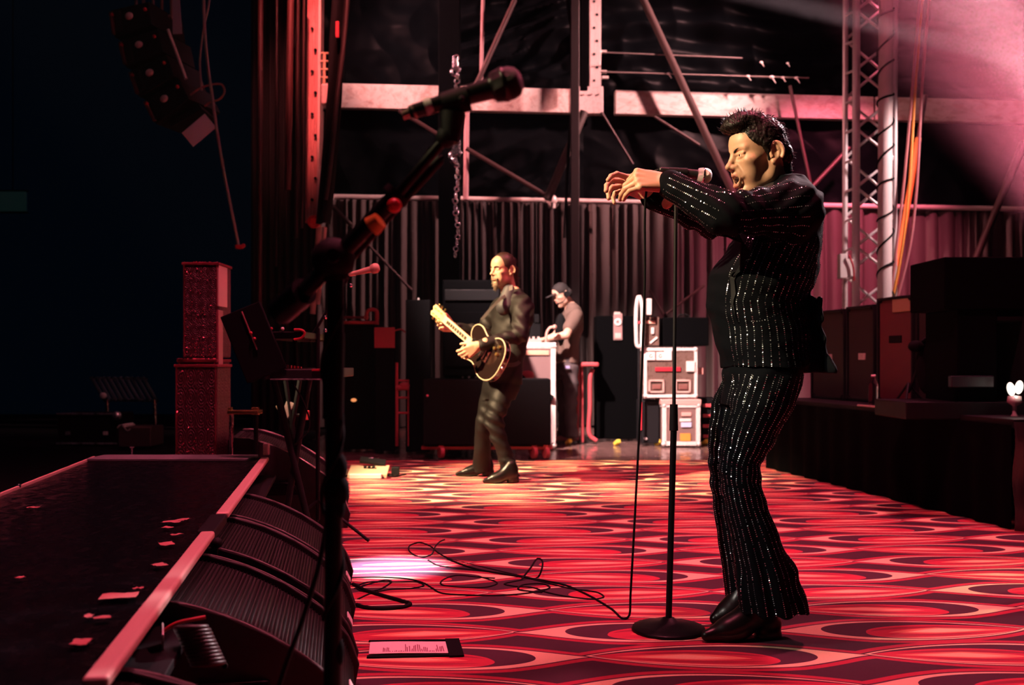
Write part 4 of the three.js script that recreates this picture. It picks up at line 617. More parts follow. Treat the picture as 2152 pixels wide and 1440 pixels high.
{ // pedal board in the warm light
  const c = onFloor(775, 1003, 0), t = thing('pedal_board', 'cream pedal board on the carpet in the warm spotlight', 'pedals', v(c.x, 0.004, c.z), 0.05);
  mesh('board', [mv(bx(0.3, 0.02, 0.26, 0, 0, 0), 0, 0.045, 0, 0.16), bx(0.3, 0.03, 0.03, 0, 0.018, 0.115)], M.cream, t); for (let i = 0; i < 3; i++) mesh('switch', bx(0.022, 0.016, 0.03, -0.03 + i * 0.032, 0.07, -0.03, 0.003), M.black, t); mesh('front_lip', bx(0.24, 0.035, 0.05, -0.01, 0.02, 0.15, 0.004), M.white, t);
  mesh('treadle', mv(bx(0.2, 0.022, 0.09, 0, 0, 0), 0.02, 0.105, -0.13, 0.3, 0, -0.16), M.black, t); mesh('pedal', bx(0.07, 0.05, 0.09, -0.2, 0.028, -0.02), M.cream, t); mesh('pedal', bx(0.06, 0.06, 0.09, 0.2, 0.035, -0.07), M.black, t); mesh('plug', [rod(v(-0.02, 0.12, -0.16), v(0.02, 0.12, -0.16), 0.014)], M.chrome, t); mesh('patch_cable', tube([v(-0.24, 0.012, 0.08), v(-0.19, 0.014, 0.1), v(-0.15, 0.02, 0.09)], 0.008, 16), M.rubber, t); mesh('patch_cable', tube([v(0.15, 0.02, 0.09), v(0.2, 0.012, 0.1), v(0.25, 0.012, 0.02), v(0.28, 0.012, -0.03)], 0.007, 20), M.rubber, t);
}
// ---------------------------------------------------------------- left: glitter letter, keyboards, loudspeaker array, dark offstage
{
  const d = 5.3, t = thing('glitter_sign', 'tall glittering red marquee letter seen edge-on behind the platform', 'sign'), T = (px, py, o = 0) => at(px, py, d - o);
  const engr = noiseTex(256, (u, w) => { const a = Math.sin(Math.hypot((u * 4 % 1) - 0.5, (w * 8 % 1) - 0.5) * 40) * 0.3; return 0.5 + a + 0.5 * wrapN(u, w, 30, 6) + rr(-0.25, 0.25); });
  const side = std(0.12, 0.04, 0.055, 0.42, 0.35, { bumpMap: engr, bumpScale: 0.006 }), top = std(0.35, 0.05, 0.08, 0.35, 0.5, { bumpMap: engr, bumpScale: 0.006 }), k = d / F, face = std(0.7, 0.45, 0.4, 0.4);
  const stack = [[384, 459, 556, 752, 0.0, 0.24], [368, 456, 772, 1120, 0.04, 0.26], [374, 454, 760, 782, 0.02, 0.26]];
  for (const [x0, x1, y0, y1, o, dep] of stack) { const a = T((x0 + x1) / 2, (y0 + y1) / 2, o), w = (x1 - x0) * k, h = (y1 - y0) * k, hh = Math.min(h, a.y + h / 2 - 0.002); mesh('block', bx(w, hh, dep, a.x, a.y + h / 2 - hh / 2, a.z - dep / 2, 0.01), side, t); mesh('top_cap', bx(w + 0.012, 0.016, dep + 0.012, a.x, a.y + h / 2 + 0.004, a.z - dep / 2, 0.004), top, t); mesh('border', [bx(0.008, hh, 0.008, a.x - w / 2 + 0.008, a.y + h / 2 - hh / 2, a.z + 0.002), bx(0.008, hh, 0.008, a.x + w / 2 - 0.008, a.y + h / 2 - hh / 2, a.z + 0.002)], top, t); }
  const a = T(461, 600, -0.06); mesh('pale_face', [bx(0.014, 0.23, 0.16, a.x + 0.008, a.y, a.z - 0.02, 0.003)], face, t, 'pale face edge'); const b = T(462, 800, -0.04); mesh('face_strip', [bx(0.012, 0.75, 0.08, b.x, b.y, b.z, 0.003)], std(0.4, 0.15, 0.17, 0.4), t);  // pale plate along the edge of the letter face
  const list = []; for (let i = 0; i < 620; i++) { const up = i < 340, px = up ? rr(388, 456) : rr(372, 452), py = up ? rr(560, 750) : rr(775, 955), dense = up ? (py > 705 || rnd() < 0.35) : (py > 925 || rnd() < 0.25); if (!dense) continue; const p = T(px, py, up ? 0.004 : 0.044); list.push(mv(new THREE.CircleGeometry(rr(0.002, 0.0045), 5), p.x, p.y, p.z, rr(-0.7, 0.7), rr(-0.7, 0.7), rr(0, 3))); }
  for (let i = 0; i < 260; i++) { const up = i < 130, p = up ? T(rr(386, 458), 556, -rr(0.01, 0.22)) : T(rr(370, 454), 772, rr(0.035, -0.02)); list.push(mv(new THREE.CircleGeometry(rr(0.003, 0.005), 5), p.x, (up ? T(0, 556, 0).y : T(0, 760, 0.02).y) + 0.0155, p.z, -1.57 + rr(-0.8, 0.8), rr(-0.6, 0.6), 0)); }
  tag(mesh('glitter', list, std(0.9, 0.16, 0.24, 0.3, 0.7), t), null, null, null, 'stuff');
}
{
  const d = 4.7, t = thing('keyboard_rig', 'black keyboard station with two tiers beside the glittering letter', 'keyboard'), T = (px, py, o = 0) => at(px, py, d - o), k = d / F;
  const bxp = (x0, x1, y0, y1, dep, o = 0, r = 0.006) => { const a = T((x0 + x1) / 2, (y0 + y1) / 2, o); return bx((x1 - x0) * k, (y1 - y0) * k, dep, a.x, a.y, a.z - dep / 2, r); };
  mesh('lower_keyboard', [bxp(566, 680, 776, 797, 0.9)], std(0.02, 0.02, 0.022, 0.35), t); for (let i = 0; i < 8; i++) mesh('slider', bxp(580 + i * 7, 584 + i * 7, 764 + i, 775, 0.02, -0.06, 0.001), M.red, t); mesh('key_lip', bxp(655, 681, 776, 780, 0.3, 0.01, 0.001), M.red, t); mesh('front_strip', bxp(568, 678, 796, 799, 0.01, 0.01, 0.001), M.alu, t);
  mesh('upper_keyboard', [bxp(540, 640, 697, 712, 0.8)], M.gloss, t); const p = T(632, 704); mesh('end_cheek', tube([T(618, 693), T(634, 694), T(640, 700), T(634, 710), T(618, 714)], 0.006, 24), M.red, t); for (const [x, m] of [[554, M.red], [570, M.red], [594, M.white]]) { const q = T(x, 691); mesh('knob', ball(0.008, q.x, q.y, q.z), m, t); }
  mesh('music_panel', [bar(T(505, 650), T(562, 790), 0.2, 0.025, 0.006)], M.matte, t); mesh('panel_edge', [rod(T(508, 655, 0.02), T(540, 735, 0.02), 0.004)], std(0.3, 0.12, 0.13, 0.4), t); for (const [x, y] of [[527, 700], [535, 712]]) { const q = T(x, y, 0.03); mesh('knob', ball(0.008, q.x, q.y, q.z), M.red, t); }
  const f0 = T(560, 790).x, g = (x, y, o = 0) => v(T(x, 0, o).x, y, T(0, 0, o).z); mesh('stand_leg', rod(T(575, 797, -0.1), g(660, 0.01, -0.1), 0.016), M.black, t); mesh('stand_leg', rod(T(650, 797, -0.12), g(590, 0.01, -0.12), 0.016), M.black, t); mesh('stand_leg', rod(T(575, 797, -0.7), g(660, 0.01, -0.7), 0.016), M.black, t); mesh('stand_leg', rod(T(650, 797, -0.72), g(590, 0.01, -0.72), 0.016), M.black, t);
  mesh('upright', rod(T(560, 797, -0.3), T(560, 697, -0.3), 0.02), M.black, t); mesh('upright', rod(T(620, 776, -0.3), T(620, 712, -0.3), 0.012), M.black, t);
  mesh('cable_drape', tube([T(612, 800), T(640, 850), T(650, 900), T(620, 935)], 0.004, 20), M.rubber, t);
}
{ const d = 5.0, t = thing('boom_stand', 'low boom stand with a pale microphone behind the keyboards', 'stand'), T = (px, py, o = 0) => at(px, py, d - o), b = T(668, 0).x; mesh('tripod', [0.3, 2.4, 4.5].map((a) => rod(v(b, 0.2, -d), v(b + 0.28 * Math.cos(a), 0.01, -d + 0.28 * Math.sin(a)), 0.008)), M.black, t); mesh('pole', rod(v(b, 0.1, -d), T(668, 690), 0.011), M.black, t); mesh('boom', rod(T(650, 715), T(735, 577), 0.008), M.black, t); const a = T(731, 578), c = T(797, 562), g = micGeo(0.16); mesh('microphone_body', [along(g.body.translate(0, -0.08, 0), a, c), along(g.grille.translate(0, -0.08, 0), a, c)], std(0.75, 0.6, 0.4, 0.4), t, 'pale microphone'); for (const [x, y] of [[684, 667], [699, 648], [737, 600], [684, 695]]) { const q = T(x, y, 0.02); mesh('joint', ball(0.011, q.x, q.y, q.z), M.chrome, t); } }
{ const d = 5.2, t = thing('instrument_stand', 'low brass-fitted instrument rest on the floor left of the keyboards', 'stand'), T = (px, py) => at(px, py, d); const a = T(515, 866); mesh('rest_bar', bx(0.16, 0.02, 0.1, a.x, a.y, a.z), M.gold, t); for (const x of [484, 534, 541]) { const q = T(x, 864); mesh('fitting', bx(0.02, 0.04, 0.03, q.x, q.y, q.z), M.gold, t); } mesh('post', rod(v(T(486, 0).x, 0.004, -d), T(486, 866), 0.012), M.steel, t); mesh('post', rod(v(T(538, 0).x, 0.004, -d), T(538, 866), 0.012), M.black, t); mesh('brace', rod(T(484, 866), T(541, 866), 0.012), M.black, t); const q = T(560, 944); mesh('floor_clip', bx(0.03, 0.06, 0.03, q.x, q.y, q.z), M.painted, t); mesh('base', bx(0.3, 0.02, 0.2, T(520, 0).x, 0.014, -d), M.black, t); }
{ const d = 6.2, t = thing('keyboard_stand', 'folding trestle with pale and red lit brackets behind the keyboards', 'stand'), T = (px, py) => at(px, py, d); mesh('bracket', mv(bx(0.05, 0.11, 0.02, 0, 0, 0), T(604, 862).x, T(604, 862).y, -d, 0, 0, -0.4), M.painted, t); mesh('bracket', mv(bx(0.03, 0.1, 0.02, 0, 0, 0), T(592, 866).x, T(592, 866).y, -d, 0, 0, 0.5), M.cream, t); mesh('leg', rod(T(600, 800), v(T(640, 0).x, 0.003, -d), 0.014), M.black, t); mesh('leg', rod(T(630, 800), v(T(585, 0).x, 0.003, -d), 0.014), M.black, t); mesh('marker', bx(0.025, 0.06, 0.02, T(646, 873).x, T(646, 873).y, -d), M.red, t); mesh('crossbar', rod(T(590, 872), T(650, 872), 0.008), M.black, t); }
{ const d = 8.8, t = thing('loudspeaker_array', 'hanging column of black loudspeakers curving down at top left', 'speakers'), T = (px, py, o = 0) => at(px, py, d - o), k = d / F;
  const cs = [[318, 58, 0.16], [338, 116, 0.24], [360, 172, 0.36], [390, 224, 0.5]];
  cs.forEach(([x, y, a]) => { const g = new THREE.Group(); g.name = 'cabinet'; const p = T(x, y); g.position.copy(p); g.rotation.set(0, -0.25, a); t.add(g); mesh('shell', mv(extr(poly([[-0.2, -0.115], [0.16, -0.095], [0.16, 0.095], [-0.2, 0.115]]), 0.5, 0.006), 0, 0, -0.25), M.black, g); mesh('front_lip', bx(0.03, 0.2, 0.5, -0.2, 0, 0.03), std(0.06, 0.018, 0.02, 0.5), g); mesh('rigging_pin', [ball(0.032, -0.03, 0.02, 0.27, 1.2, 1, 0.7)], M.painted, g); mesh('bolt', ball(0.016, 0.13, 0.04, 0.27), M.red, g); mesh('side_plate', bx(0.05, 0.18, 0.02, -0.14, 0, 0.265), M.black, g); mesh('bolt', ball(0.016, -0.19, 0.07, 0.27), M.red, g); });
  mesh('bumper_frame', [rod(T(276, 32), T(362, 36), 0.02), rod(T(280, -20), T(364, -16), 0.02), ...[286, 302, 322, 340, 360].map((x) => rod(T(x, 34), T(x, -30), 0.014))], std(0.12, 0.07, 0.07, 0.5), t);
  mesh('side_strap', [rod(T(353, 62, 0.32), T(391, 166, 0.32), 0.014)], M.painted, t, 'pale strap'); mesh('lifting_bracket', slab(3, 6, (a, b) => T(lerp(364, 378 + 6 * b, a), lerp(-10, 72, b), 0.3).add(v(0, 0, 0.01 * a)), 0.01), std(0.3, 0.3, 0.34, 0.5), t);
  const q = mv(bx(0.26, 0.15, 0.012, 0, 0, 0), 0, 0, 0, 0.1, 0.0, 0.68); const c = T(418, 274, 0.3); mesh('paper_tag', q.translate(c.x, c.y, c.z), std(0.6, 0.6, 0.68, 0.7), t, 'pale rectangular tag'); mesh('hang_wire', rod(T(300, -30), T(300, -340), 0.02), M.steel, t);
  mesh('hang_wire', rod(T(350, -20), T(350, -340), 0.02), M.steel, t); mesh('bottom_plate', [mv(bx(0.3, 0.05, 0.4, 0, 0, 0), T(405, 254).x, T(405, 254).y, -d, 0, 0, 0.55)], M.black, t); }
{ const T = (px, py) => at(px, py, 8.5), r = std(0.2, 0.19, 0.2, 0.6); tag(mesh('hanging_cable', tube([T(430, -340), T(428, 0), T(430, 60), T(438, 150), T(444, 190), T(455, 270), T(468, 350), T(484, 430), T(501, 516)], 0.014, 90), r), 'thin grey cable hanging down from the loudspeaker column', 'cable');
  tag(mesh('hanging_cable', tube([T(452, -340), T(440, 0), T(428, 60), T(420, 130), T(424, 190)], 0.009, 40), r), 'very thin wire beside the loudspeaker column', 'cable');
  tag(mesh('cable_loop', tube([T(400, 200), T(420, 186), T(444, 178), T(466, 178), T(472, 192), T(462, 208), T(440, 216), T(430, 224)], 0.009, 60), std(0.2, 0.08, 0.08, 0.6)), 'small loop of cable below the loudspeaker column', 'cable');
  const e = T(503, 519); tag(mesh('cable_plug', [bx(0.07, 0.035, 0.04, e.x, e.y, e.z, 0.01), ball(0.018, e.x + 0.035, e.y + 0.01, e.z)], M.red), 'red plug at the end of the long hanging cable', 'plug'); }
// offstage left, almost dark
{ const { t, w, h, f } = caseBox('flight_case', 'low dark flight case with thin metal edges, far left', 118, 246, 868, 934, 10.6, 0.5, M.matte, null); mesh('edge_trim', bx(w, 0.02, 0.02, 0, h - 0.01, f), M.alu, t); mesh('edge_trim', bx(w, 0.02, 0.02, 0, 0.01, f), M.alu, t); mesh('ball_corner', ball(0.05, w / 2, h - 0.03, f), M.alu, t); mesh('latch', bx(0.05, 0.04, 0.02, -0.2, 0.12, f), M.alu, t); mesh('latch', bx(0.05, 0.04, 0.02, 0.2, 0.12, f), M.painted, t); }
{ const { t } = caseBox('small_trunk', 'small dark trunk with a pale folded cloth, far left', 246, 318, 896, 936, 10.2, 0.4, std(0.05, 0.03, 0.03, 0.6), null, { cat: 'trunk' }); mesh('cloth', slab(10, 6, (a, b) => v(lerp(-0.17, -0.04, a), 0.2 + 0.03 * Math.sin(a * 6), lerp(-0.1, 0.2, b)), 0.01), M.painted, t); }
{ const d = 11.5, t = thing('barrier', 'ridged grey barrier panel tilted in the dark at far left', 'barrier'), T = (px, py) => at(px, py, d); for (let i = 0; i < 10; i++) mesh('rib', bar(T(192 + i * 12, 792), T(222 + i * 12, 844), 0.035, 0.03, 0.01), std(0.08, 0.14, 0.17, 0.5), t); mesh('top_bar', rod(T(188, 794), T(310, 796), 0.014), M.steel, t); mesh('leg', rod(T(225, 838), v(T(225, 0).x, 0.004, -d), 0.02), M.steel, t); mesh('leg', rod(T(325, 838), v(T(325, 0).x, 0.004, -d), 0.02), M.steel, t); mesh('bottom_bar', rod(T(218, 840), T(332, 842), 0.016), M.steel, t); mesh('clamp', ball(0.04, T(220, 832).x, T(220, 832).y, -d + 0.04), M.white, t); }
{ const d = 15, a = at(27, 424, d), t = thing('screen', 'dim teal sign panel glowing at the far left edge', 'sign'); mesh('panel', bx(0.4, 0.3, 0.06, a.x, a.y, a.z, 0.01), new THREE.MeshStandardMaterial({ color: lin(0.02, 0.06, 0.06), emissive: lin(0.004, 0.014, 0.013), emissiveIntensity: 0.35, roughness: 0.6 }), t); mesh('wire', rod(v(a.x, a.y + 0.15, a.z), v(a.x, 8.5, a.z), 0.008), M.matte, t); mesh('frame', [bx(0.44, 0.02, 0.08, a.x, a.y + 0.16, a.z), bx(0.44, 0.02, 0.08, a.x, a.y - 0.16, a.z)], M.matte, t); }
// ---------------------------------------------------------------- people: heads, hands, bodies, clothes
const frameM = (o, f, u) => { f = f.clone().normalize(); const r = new V3().crossVectors(f, u).normalize(), up = new V3().crossVectors(r, f); return new THREE.Matrix4().makeBasis(f, up, r).setPosition(o); };   // local x forward, y up, z to the person's right
const skinM = (extra = {}) => phys(1, 1, 1, 0.48, 0, { vertexColors: true, sheen: 0.15, sheenRoughness: 0.5, ...extra });
function headField({ open = 0.5, wide = 1, brow = 1 } = {}) {
  const f = new Field(), z = 0;
  f.ell(v(0.0, 0.036, 0), v(0.086, 0.09, 0.075 * wide), 0.03);
  f.ell(v(0.045, 0.05, 0), v(0.05, 0.055, 0.058 * wide), 0.03);
  f.ell(v(0.03, -0.03, 0), v(0.064, 0.085, 0.055 * wide), 0.03);
  for (const s of [-1, 1]) {
    f.cone(v(-0.022, -0.03, s * 0.058 * wide), v(-0.004, -0.07, s * 0.05 * wide), 0.018, 0.016, 0.03);
    f.cone(v(-0.004, -0.07, s * 0.05 * wide), v(0.062, -0.1 - open * 0.008, s * 0.016), 0.016, 0.017, 0.022);
    f.ell(v(0.052, -0.012, s * 0.048), v(0.026, 0.016, 0.018), 0.02);                                   // cheekbone
    f.ell(v(0.05, -0.048, s * 0.036), v(0.024, 0.03, 0.02), 0.025);
    f.cone(v(0.083, 0.03, s * 0.014), v(0.07, 0.031, s * 0.046), 0.0105 * brow, 0.008, 0.012);            // brow ridge
  }
  f.ell(v(0.07, -0.103 - open * 0.008, 0), v(0.021, 0.019, 0.022), 0.018);                               // chin
  for (const s of [-1, 1]) { f.add((x, y, zz) => Math.hypot((x - 0.094) / 1.1, (y - 0.011), (zz - s * 0.031) / 1.5) - 0.0135, v(0.094, 0.011, s * 0.031), 0.026, 0.014, true); f.ell(v(0.0745, 0.0105, s * 0.0315), v(0.0122, 0.0118, 0.0135), 0.003); f.cone(v(0.0835, 0.0165, s * 0.018), v(0.077, 0.015, s * 0.046), 0.0066, 0.006, 0.004); f.cone(v(0.0835, 0.0035, s * 0.02), v(0.076, 0.005, s * 0.044), 0.0048, 0.0044, 0.005); }
  f.cone(v(0.087, 0.022, 0), v(0.109, -0.014, 0), 0.0095, 0.0095, 0.012); f.ell(v(0.113, -0.021, 0), v(0.0125, 0.0105, 0.0115), 0.008);
  for (const s of [-1, 1]) { f.ell(v(0.101, -0.025, s * 0.0125), v(0.011, 0.0085, 0.007), 0.006); f.ell(v(0.105, -0.0335, s * 0.007), v(0.0052, 0.0045, 0.0036), 0.003, true); f.cone(v(0.096, -0.026, s * 0.019), v(0.082, -0.058, s * 0.03), 0.004, 0.005, 0.012); }
  f.ell(v(0.088, -0.048, 0), v(0.013, 0.012, 0.024), 0.014);
  const o = open;
  f.cone(v(0.0985, -0.048, -0.006), v(0.089, -0.055, -0.023), 0.006, 0.004, 0.005); f.cone(v(0.0985, -0.048, 0.006), v(0.089, -0.055, 0.023), 0.006, 0.004, 0.005); f.cone(v(0.0985, -0.048, -0.006), v(0.0985, -0.048, 0.006), 0.0058, 0.0058, 0.004);
  f.cone(v(0.0925, -0.062 - o * 0.021, -0.012), v(0.0925, -0.062 - o * 0.021, 0.012), 0.0072, 0.0072, 0.007); for (const s of [-1, 1]) f.cone(v(0.0925, -0.062 - o * 0.021, s * 0.012), v(0.088, -0.057 - o * 0.004, s * 0.023), 0.006, 0.004, 0.005);
  if (o > 0.05) f.ell(v(0.092, -0.056 - o * 0.01, 0), v(0.024, 0.0028 + o * 0.0098, 0.0205), 0.003, true);
  f.cone(v(-0.022, -0.04, 0), v(-0.05, -0.17, 0), 0.054, 0.057, 0.025); f.cone(v(0.02, -0.1, 0), v(-0.02, -0.17, 0), 0.02, 0.03, 0.03); f.cone(v(-0.05, -0.17, 0), v(-0.055, -0.21, 0), 0.057, 0.06, 0.02);
  for (const s of [-1, 1]) {                            // ears: bowl, rim, lobe
    const q = new THREE.Quaternion().setFromEuler(new THREE.Euler(s * 0.0, s * 0.42, 0.18));
    f.ell(v(-0.017, 0.002, s * 0.081 * wide), v(0.0185, 0.0315, 0.0065), 0.006, false, q);
    f.add((x, y, zz) => { const px = x + 0.018, py = y - 0.003, pz = zz - s * (0.0865 * wide + (-(x + 0.018)) * 0.42); const a = Math.atan2(py / 1.55, px), r = Math.hypot(px, py / 1.55); return a > -0.6 || a < -2.2 ? Math.hypot(r - 0.0185, pz * 1.0) - 0.0042 : 1; }, v(-0.018, 0.003, s * 0.085 * wide), 0.045, 0.004);
    f.ell(v(-0.013, 0.0, s * 0.0905 * wide), v(0.009, 0.018, 0.008), 0.004, true); f.ell(v(-0.008, -0.029, s * 0.08 * wide), v(0.009, 0.009, 0.006), 0.006);
  }
  return f;
}
const headPaint = (skin, open, beard) => (p) => {
  const lipU = Math.hypot((p.x - 0.097) * 1.2, (p.y + 0.05) * 1.7, p.z * 0.62), lipL = Math.hypot((p.x - 0.0935) * 1.2, (p.y + 0.062 + open * 0.021) * 1.5, p.z * 0.62);
  const k = clamp((0.0165 - Math.min(lipU, lipL)) / 0.005, 0, 1), inside = p.x < 0.0885 && Math.abs(p.z) < 0.02 && p.y < -0.045 && p.y > -0.085 && p.x > 0.066 && open > 0.05 && Math.hypot(p.y + 0.056 + open * 0.01, p.z * 0.5) < 0.012 ? 1 : 0;
  const mott = 1 + 0.06 * n3(p.x * 90, p.y * 90, p.z * 90), c = skin.map((x, i) => lerp(x * mott, [0.4, 0.13, 0.11][i], k * 0.75));
  if (inside) return [0.06, 0.012, 0.012];
  if (beard) { const b = clamp((-0.02 - p.y + p.x * 0.25 + 0.01 * n3(p.x * 120, p.y * 120, p.z * 120)) / 0.012, 0, 1) * clamp((p.x + 0.02) / 0.03, 0, 1) * clamp((p.y + 0.14) / 0.02, 0, 1) * (1 - k); return c.map((x) => x * (1 - beard * b)); }
  return c;
};
function handField(f, w, dir, palm, side, curls, spread, thumb, s = 1) {   // wrist, towards the knuckles, palm normal, thumb side (+1/-1), three bends per finger, sideways spread, thumb pose
  dir = dir.clone().normalize(); const t = new V3().crossVectors(dir, palm).normalize().multiplyScalar(side), n = palm.clone().addScaledVector(dir, -palm.dot(dir)).normalize();
  const P = (a, b, c) => w.clone().addScaledVector(dir, a * s).addScaledVector(t, b * s).addScaledVector(n, c * s);
  const lat = [0.031, 0.0105, -0.01, -0.0285], len = [[0.044, 0.026, 0.021], [0.048, 0.03, 0.022], [0.044, 0.028, 0.021], [0.035, 0.021, 0.019]], kn = [0.09, 0.094, 0.09, 0.082];
  for (let i = 0; i < 4; i++) f.cone(P(0.005, lat[i] * 0.55, 0), P(kn[i], lat[i], -0.002), 0.0165 * s, 0.0115 * s, 0.012 * s);
  f.cone(P(0.012, 0.014, 0.006), P(0.05, 0.034, 0.01), 0.018 * s, 0.0145 * s, 0.014 * s);
  f.cone(P(-0.05, 0, 0), P(0.01, 0, 0), 0.027 * s, 0.023 * s, 0.012 * s);
  for (let i = 0; i < 4; i++) {
    let p = P(kn[i], lat[i], -0.002), ang = 0, r = [0.0098, 0.01, 0.0096, 0.0084][i] * s; const c = curls[i], sp = (1.5 - i) * spread;
    for (let j = 0; j < 3; j++) { ang += c[j]; const d = dir.clone().multiplyScalar(Math.cos(ang)).addScaledVector(n, Math.sin(ang)).addScaledVector(t, sp * Math.max(Math.cos(ang), 0.15)).normalize(), q = p.clone().addScaledVector(d, len[i][j] * s); f.cone(p, q, r, r * 0.9, 0.0035 * s); r *= 0.9; p = q; }
  }
  let p = P(0.03, 0.034, 0.008), d1 = dir.clone().multiplyScalar(thumb[0]).addScaledVector(t, thumb[1]).addScaledVector(n, thumb[2]).normalize(), q = p.clone().addScaledVector(d1, 0.044 * s); f.cone(p, q, 0.0135 * s, 0.0108 * s, 0.006 * s);
  const d2 = d1.clone().addScaledVector(n, thumb[3]).addScaledVector(dir, thumb[4] ?? 0.3).normalize(), e = q.clone().addScaledVector(d2, 0.034 * s); f.cone(q, e, 0.0108 * s, 0.0085 * s, 0.004 * s);
  return P;
}
function joinColoured(list) {                          // geometries with colours into one
  let n = 0, m = 0; for (const g of list) { n += g.attributes.position.count; m += g.index.count; }
  const P = new Float32Array(n * 3), N = new Float32Array(n * 3), C = new Float32Array(n * 3), U = new Float32Array(n * 2), I = new Uint32Array(m); let a = 0, b = 0;
  for (const g of list) { P.set(g.attributes.position.array, a * 3); N.set(g.attributes.normal.array, a * 3); C.set(g.attributes.color.array, a * 3); U.set(g.attributes.uv.array, a * 2); for (let i = 0; i < g.index.count; i++) I[b + i] = g.index.array[i] + a; a += g.attributes.position.count; b += g.index.count; }
  const g = new THREE.BufferGeometry(); g.setAttribute('position', new THREE.BufferAttribute(P, 3)); g.setAttribute('normal', new THREE.BufferAttribute(N, 3)); g.setAttribute('color', new THREE.BufferAttribute(C, 3)); g.setAttribute('uv', new THREE.BufferAttribute(U, 2)); g.setIndex(new THREE.BufferAttribute(I, 1)); return g;
}
function tufts(geo, n, len, dirOf, r0 = 0.0016, keep = () => true) {       // small tapering locks growing from a surface
  const P = geo.attributes.position, N = geo.attributes.normal, out = [];
  for (let i = 0; i < n * 3 && out.length < n; i++) { const k = Math.floor(rnd() * P.count), p = v().fromBufferAttribute(P, k), m = v().fromBufferAttribute(N, k); if (!keep(p, m)) continue; const d = dirOf(p, m).normalize(), L = len * rr(0.6, 1.3), q = p.clone().addScaledVector(d, L), mid = p.clone().lerp(q, 0.5).addScaledVector(m, L * 0.12); out.push(rod(p.addScaledVector(m, -0.003), mid, r0, r0 * 0.8, 4), rod(mid, q, r0 * 0.8, 0.0002, 4)); }
  return out;
}
const eyeTex = canvasTex(64, 64, (g) => { g.fillStyle = '#e9e2da'; g.fillRect(0, 0, 64, 64); g.fillStyle = '#33231a'; g.beginPath(); g.arc(32, 32, 12, 0, 7); g.fill(); g.fillStyle = '#050404'; g.beginPath(); g.arc(32, 32, 6, 0, 7); g.fill(); });
function eyes(parent, H) {
  for (const s of [-1, 1]) { const g = new THREE.SphereGeometry(0.0119, 24, 16), U = g.attributes.uv, P = g.attributes.position; for (let i = 0; i < P.count; i++) U.setXY(i, P.getX(i) > 0 ? 0.5 + P.getZ(i) / 0.027 : 0, 0.5 + P.getY(i) / 0.027); mesh('eye', g.translate(0.0757, 0.0105, s * 0.0315).applyMatrix4(H), std(1, 1, 1, 0.15, 0, { map: eyeTex }), parent); }
}
const leatherM = phys(0.005, 0.004, 0.004, 0.32, 0, { specularIntensity: 0.6, bumpMap: grainT, bumpScale: 0.0003 });
function shoe(parent, heel, toe, up, h, mat = leatherM, heelH = 0.03, name = 'shoe') {   // heel and toe are points on the floor
  const f = new Field(), d = toe.clone().sub(heel), L = d.length(); d.normalize(); const r = new V3().crossVectors(d, v(0, 1, 0)), P = (a, y, z = 0) => heel.clone().addScaledVector(d, a * L).addScaledVector(r, z).add(v(0, y, 0));
  f.cone(P(0.2, heelH + 0.035), P(0.66, 0.036), 0.036, 0.036, 0.03); f.cone(P(0.62, 0.034, 0.006), P(0.93, 0.02, 0.002), 0.036, 0.018, 0.03); f.cone(P(0.16, heelH + 0.045), up, 0.04, 0.046, 0.03); f.cone(P(0.5, 0.05), P(0.22, heelH + 0.1), 0.034, 0.042, 0.04);
  f.cone(P(0.1, 0.008), P(0.22, 0.008), 0.03, 0.03, 0.004); f.cone(P(0.12, heelH), P(0.18, heelH), 0.034, 0.036, 0.01);
  const y0 = heel.y + 0.002; f.warp = (x, y, z, dd) => Math.max(dd, y0 - y) - dd;
  return mesh(name, f.auto(h, 0.02), mat, parent);
}
const place = (k, d) => (px, py, o = 0) => at(px, py, d + o);
// sequins: discs along lines traced on a garment's surface
function sequins(field, lines, r, parent, m, skip = 0) {
  const list = [], X = new THREE.Matrix4(), Q = new THREE.Quaternion(), s = v(1, 1, 1);
  for (const L of lines) for (const { o, d, reach } of L) {
    let t = reach, ok = false; for (let i = 0; i < 40; i++) { const e = field.at(o.x + d.x * t, o.y + d.y * t, o.z + d.z * t); if (Math.abs(e) < 0.0006) { ok = true; break; } t -= e * 0.9; if (t < 0.005) break; }
    if (!ok || rnd() < skip) continue;
    const p = o.clone().addScaledVector(d, t), n = field.grad(p, 0.004); p.addScaledVector(n, 0.0012);
    Q.setFromUnitVectors(v(0, 0, 1), n.add(v(rr(-0.45, 0.45), rr(-0.45, 0.45), rr(-0.45, 0.45))).normalize()); const k = rr(0.8, 1.15); s.set(k, k, k); list.push(X.clone().compose(p, Q, s));
  }
  const im = new THREE.InstancedMesh(new THREE.CircleGeometry(r, 7), m, list.length); list.forEach((x, i) => im.setMatrixAt(i, x)); im.name = 'sequins'; im.userData.kind = 'stuff'; im.castShadow = im.receiveShadow = true; parent.add(im); return im;
}
function stackLines(st, angles, step, reachK = 1.35, y0 = 0, y1 = 1, swing = 0) {      // stripes running down an elliptical stack
  const out = []; for (const a of angles) { const L = [], top = st[0].p.y, bot = st[st.length - 1].p.y, H = top - bot;
    for (let y = top - H * y0 - 0.004; y > top - H * y1 + 0.003; y -= step) { let i = 0; while (i < st.length - 2 && y < st[i + 1].p.y) i++; const A = st[i], B = st[i + 1], t = clamp((A.p.y - y) / (A.p.y - B.p.y), 0, 1), an = a + swing * (top - y) / H; L.push({ o: v(lerp(A.p.x, B.p.x, t), y, lerp(A.p.z, B.p.z, t)), d: v(Math.cos(an), 0, Math.sin(an)), reach: reachK * Math.max(lerp(A.a, B.a, t), lerp(A.b, B.b, t)) }); } out.push(L); }
  return out;
}
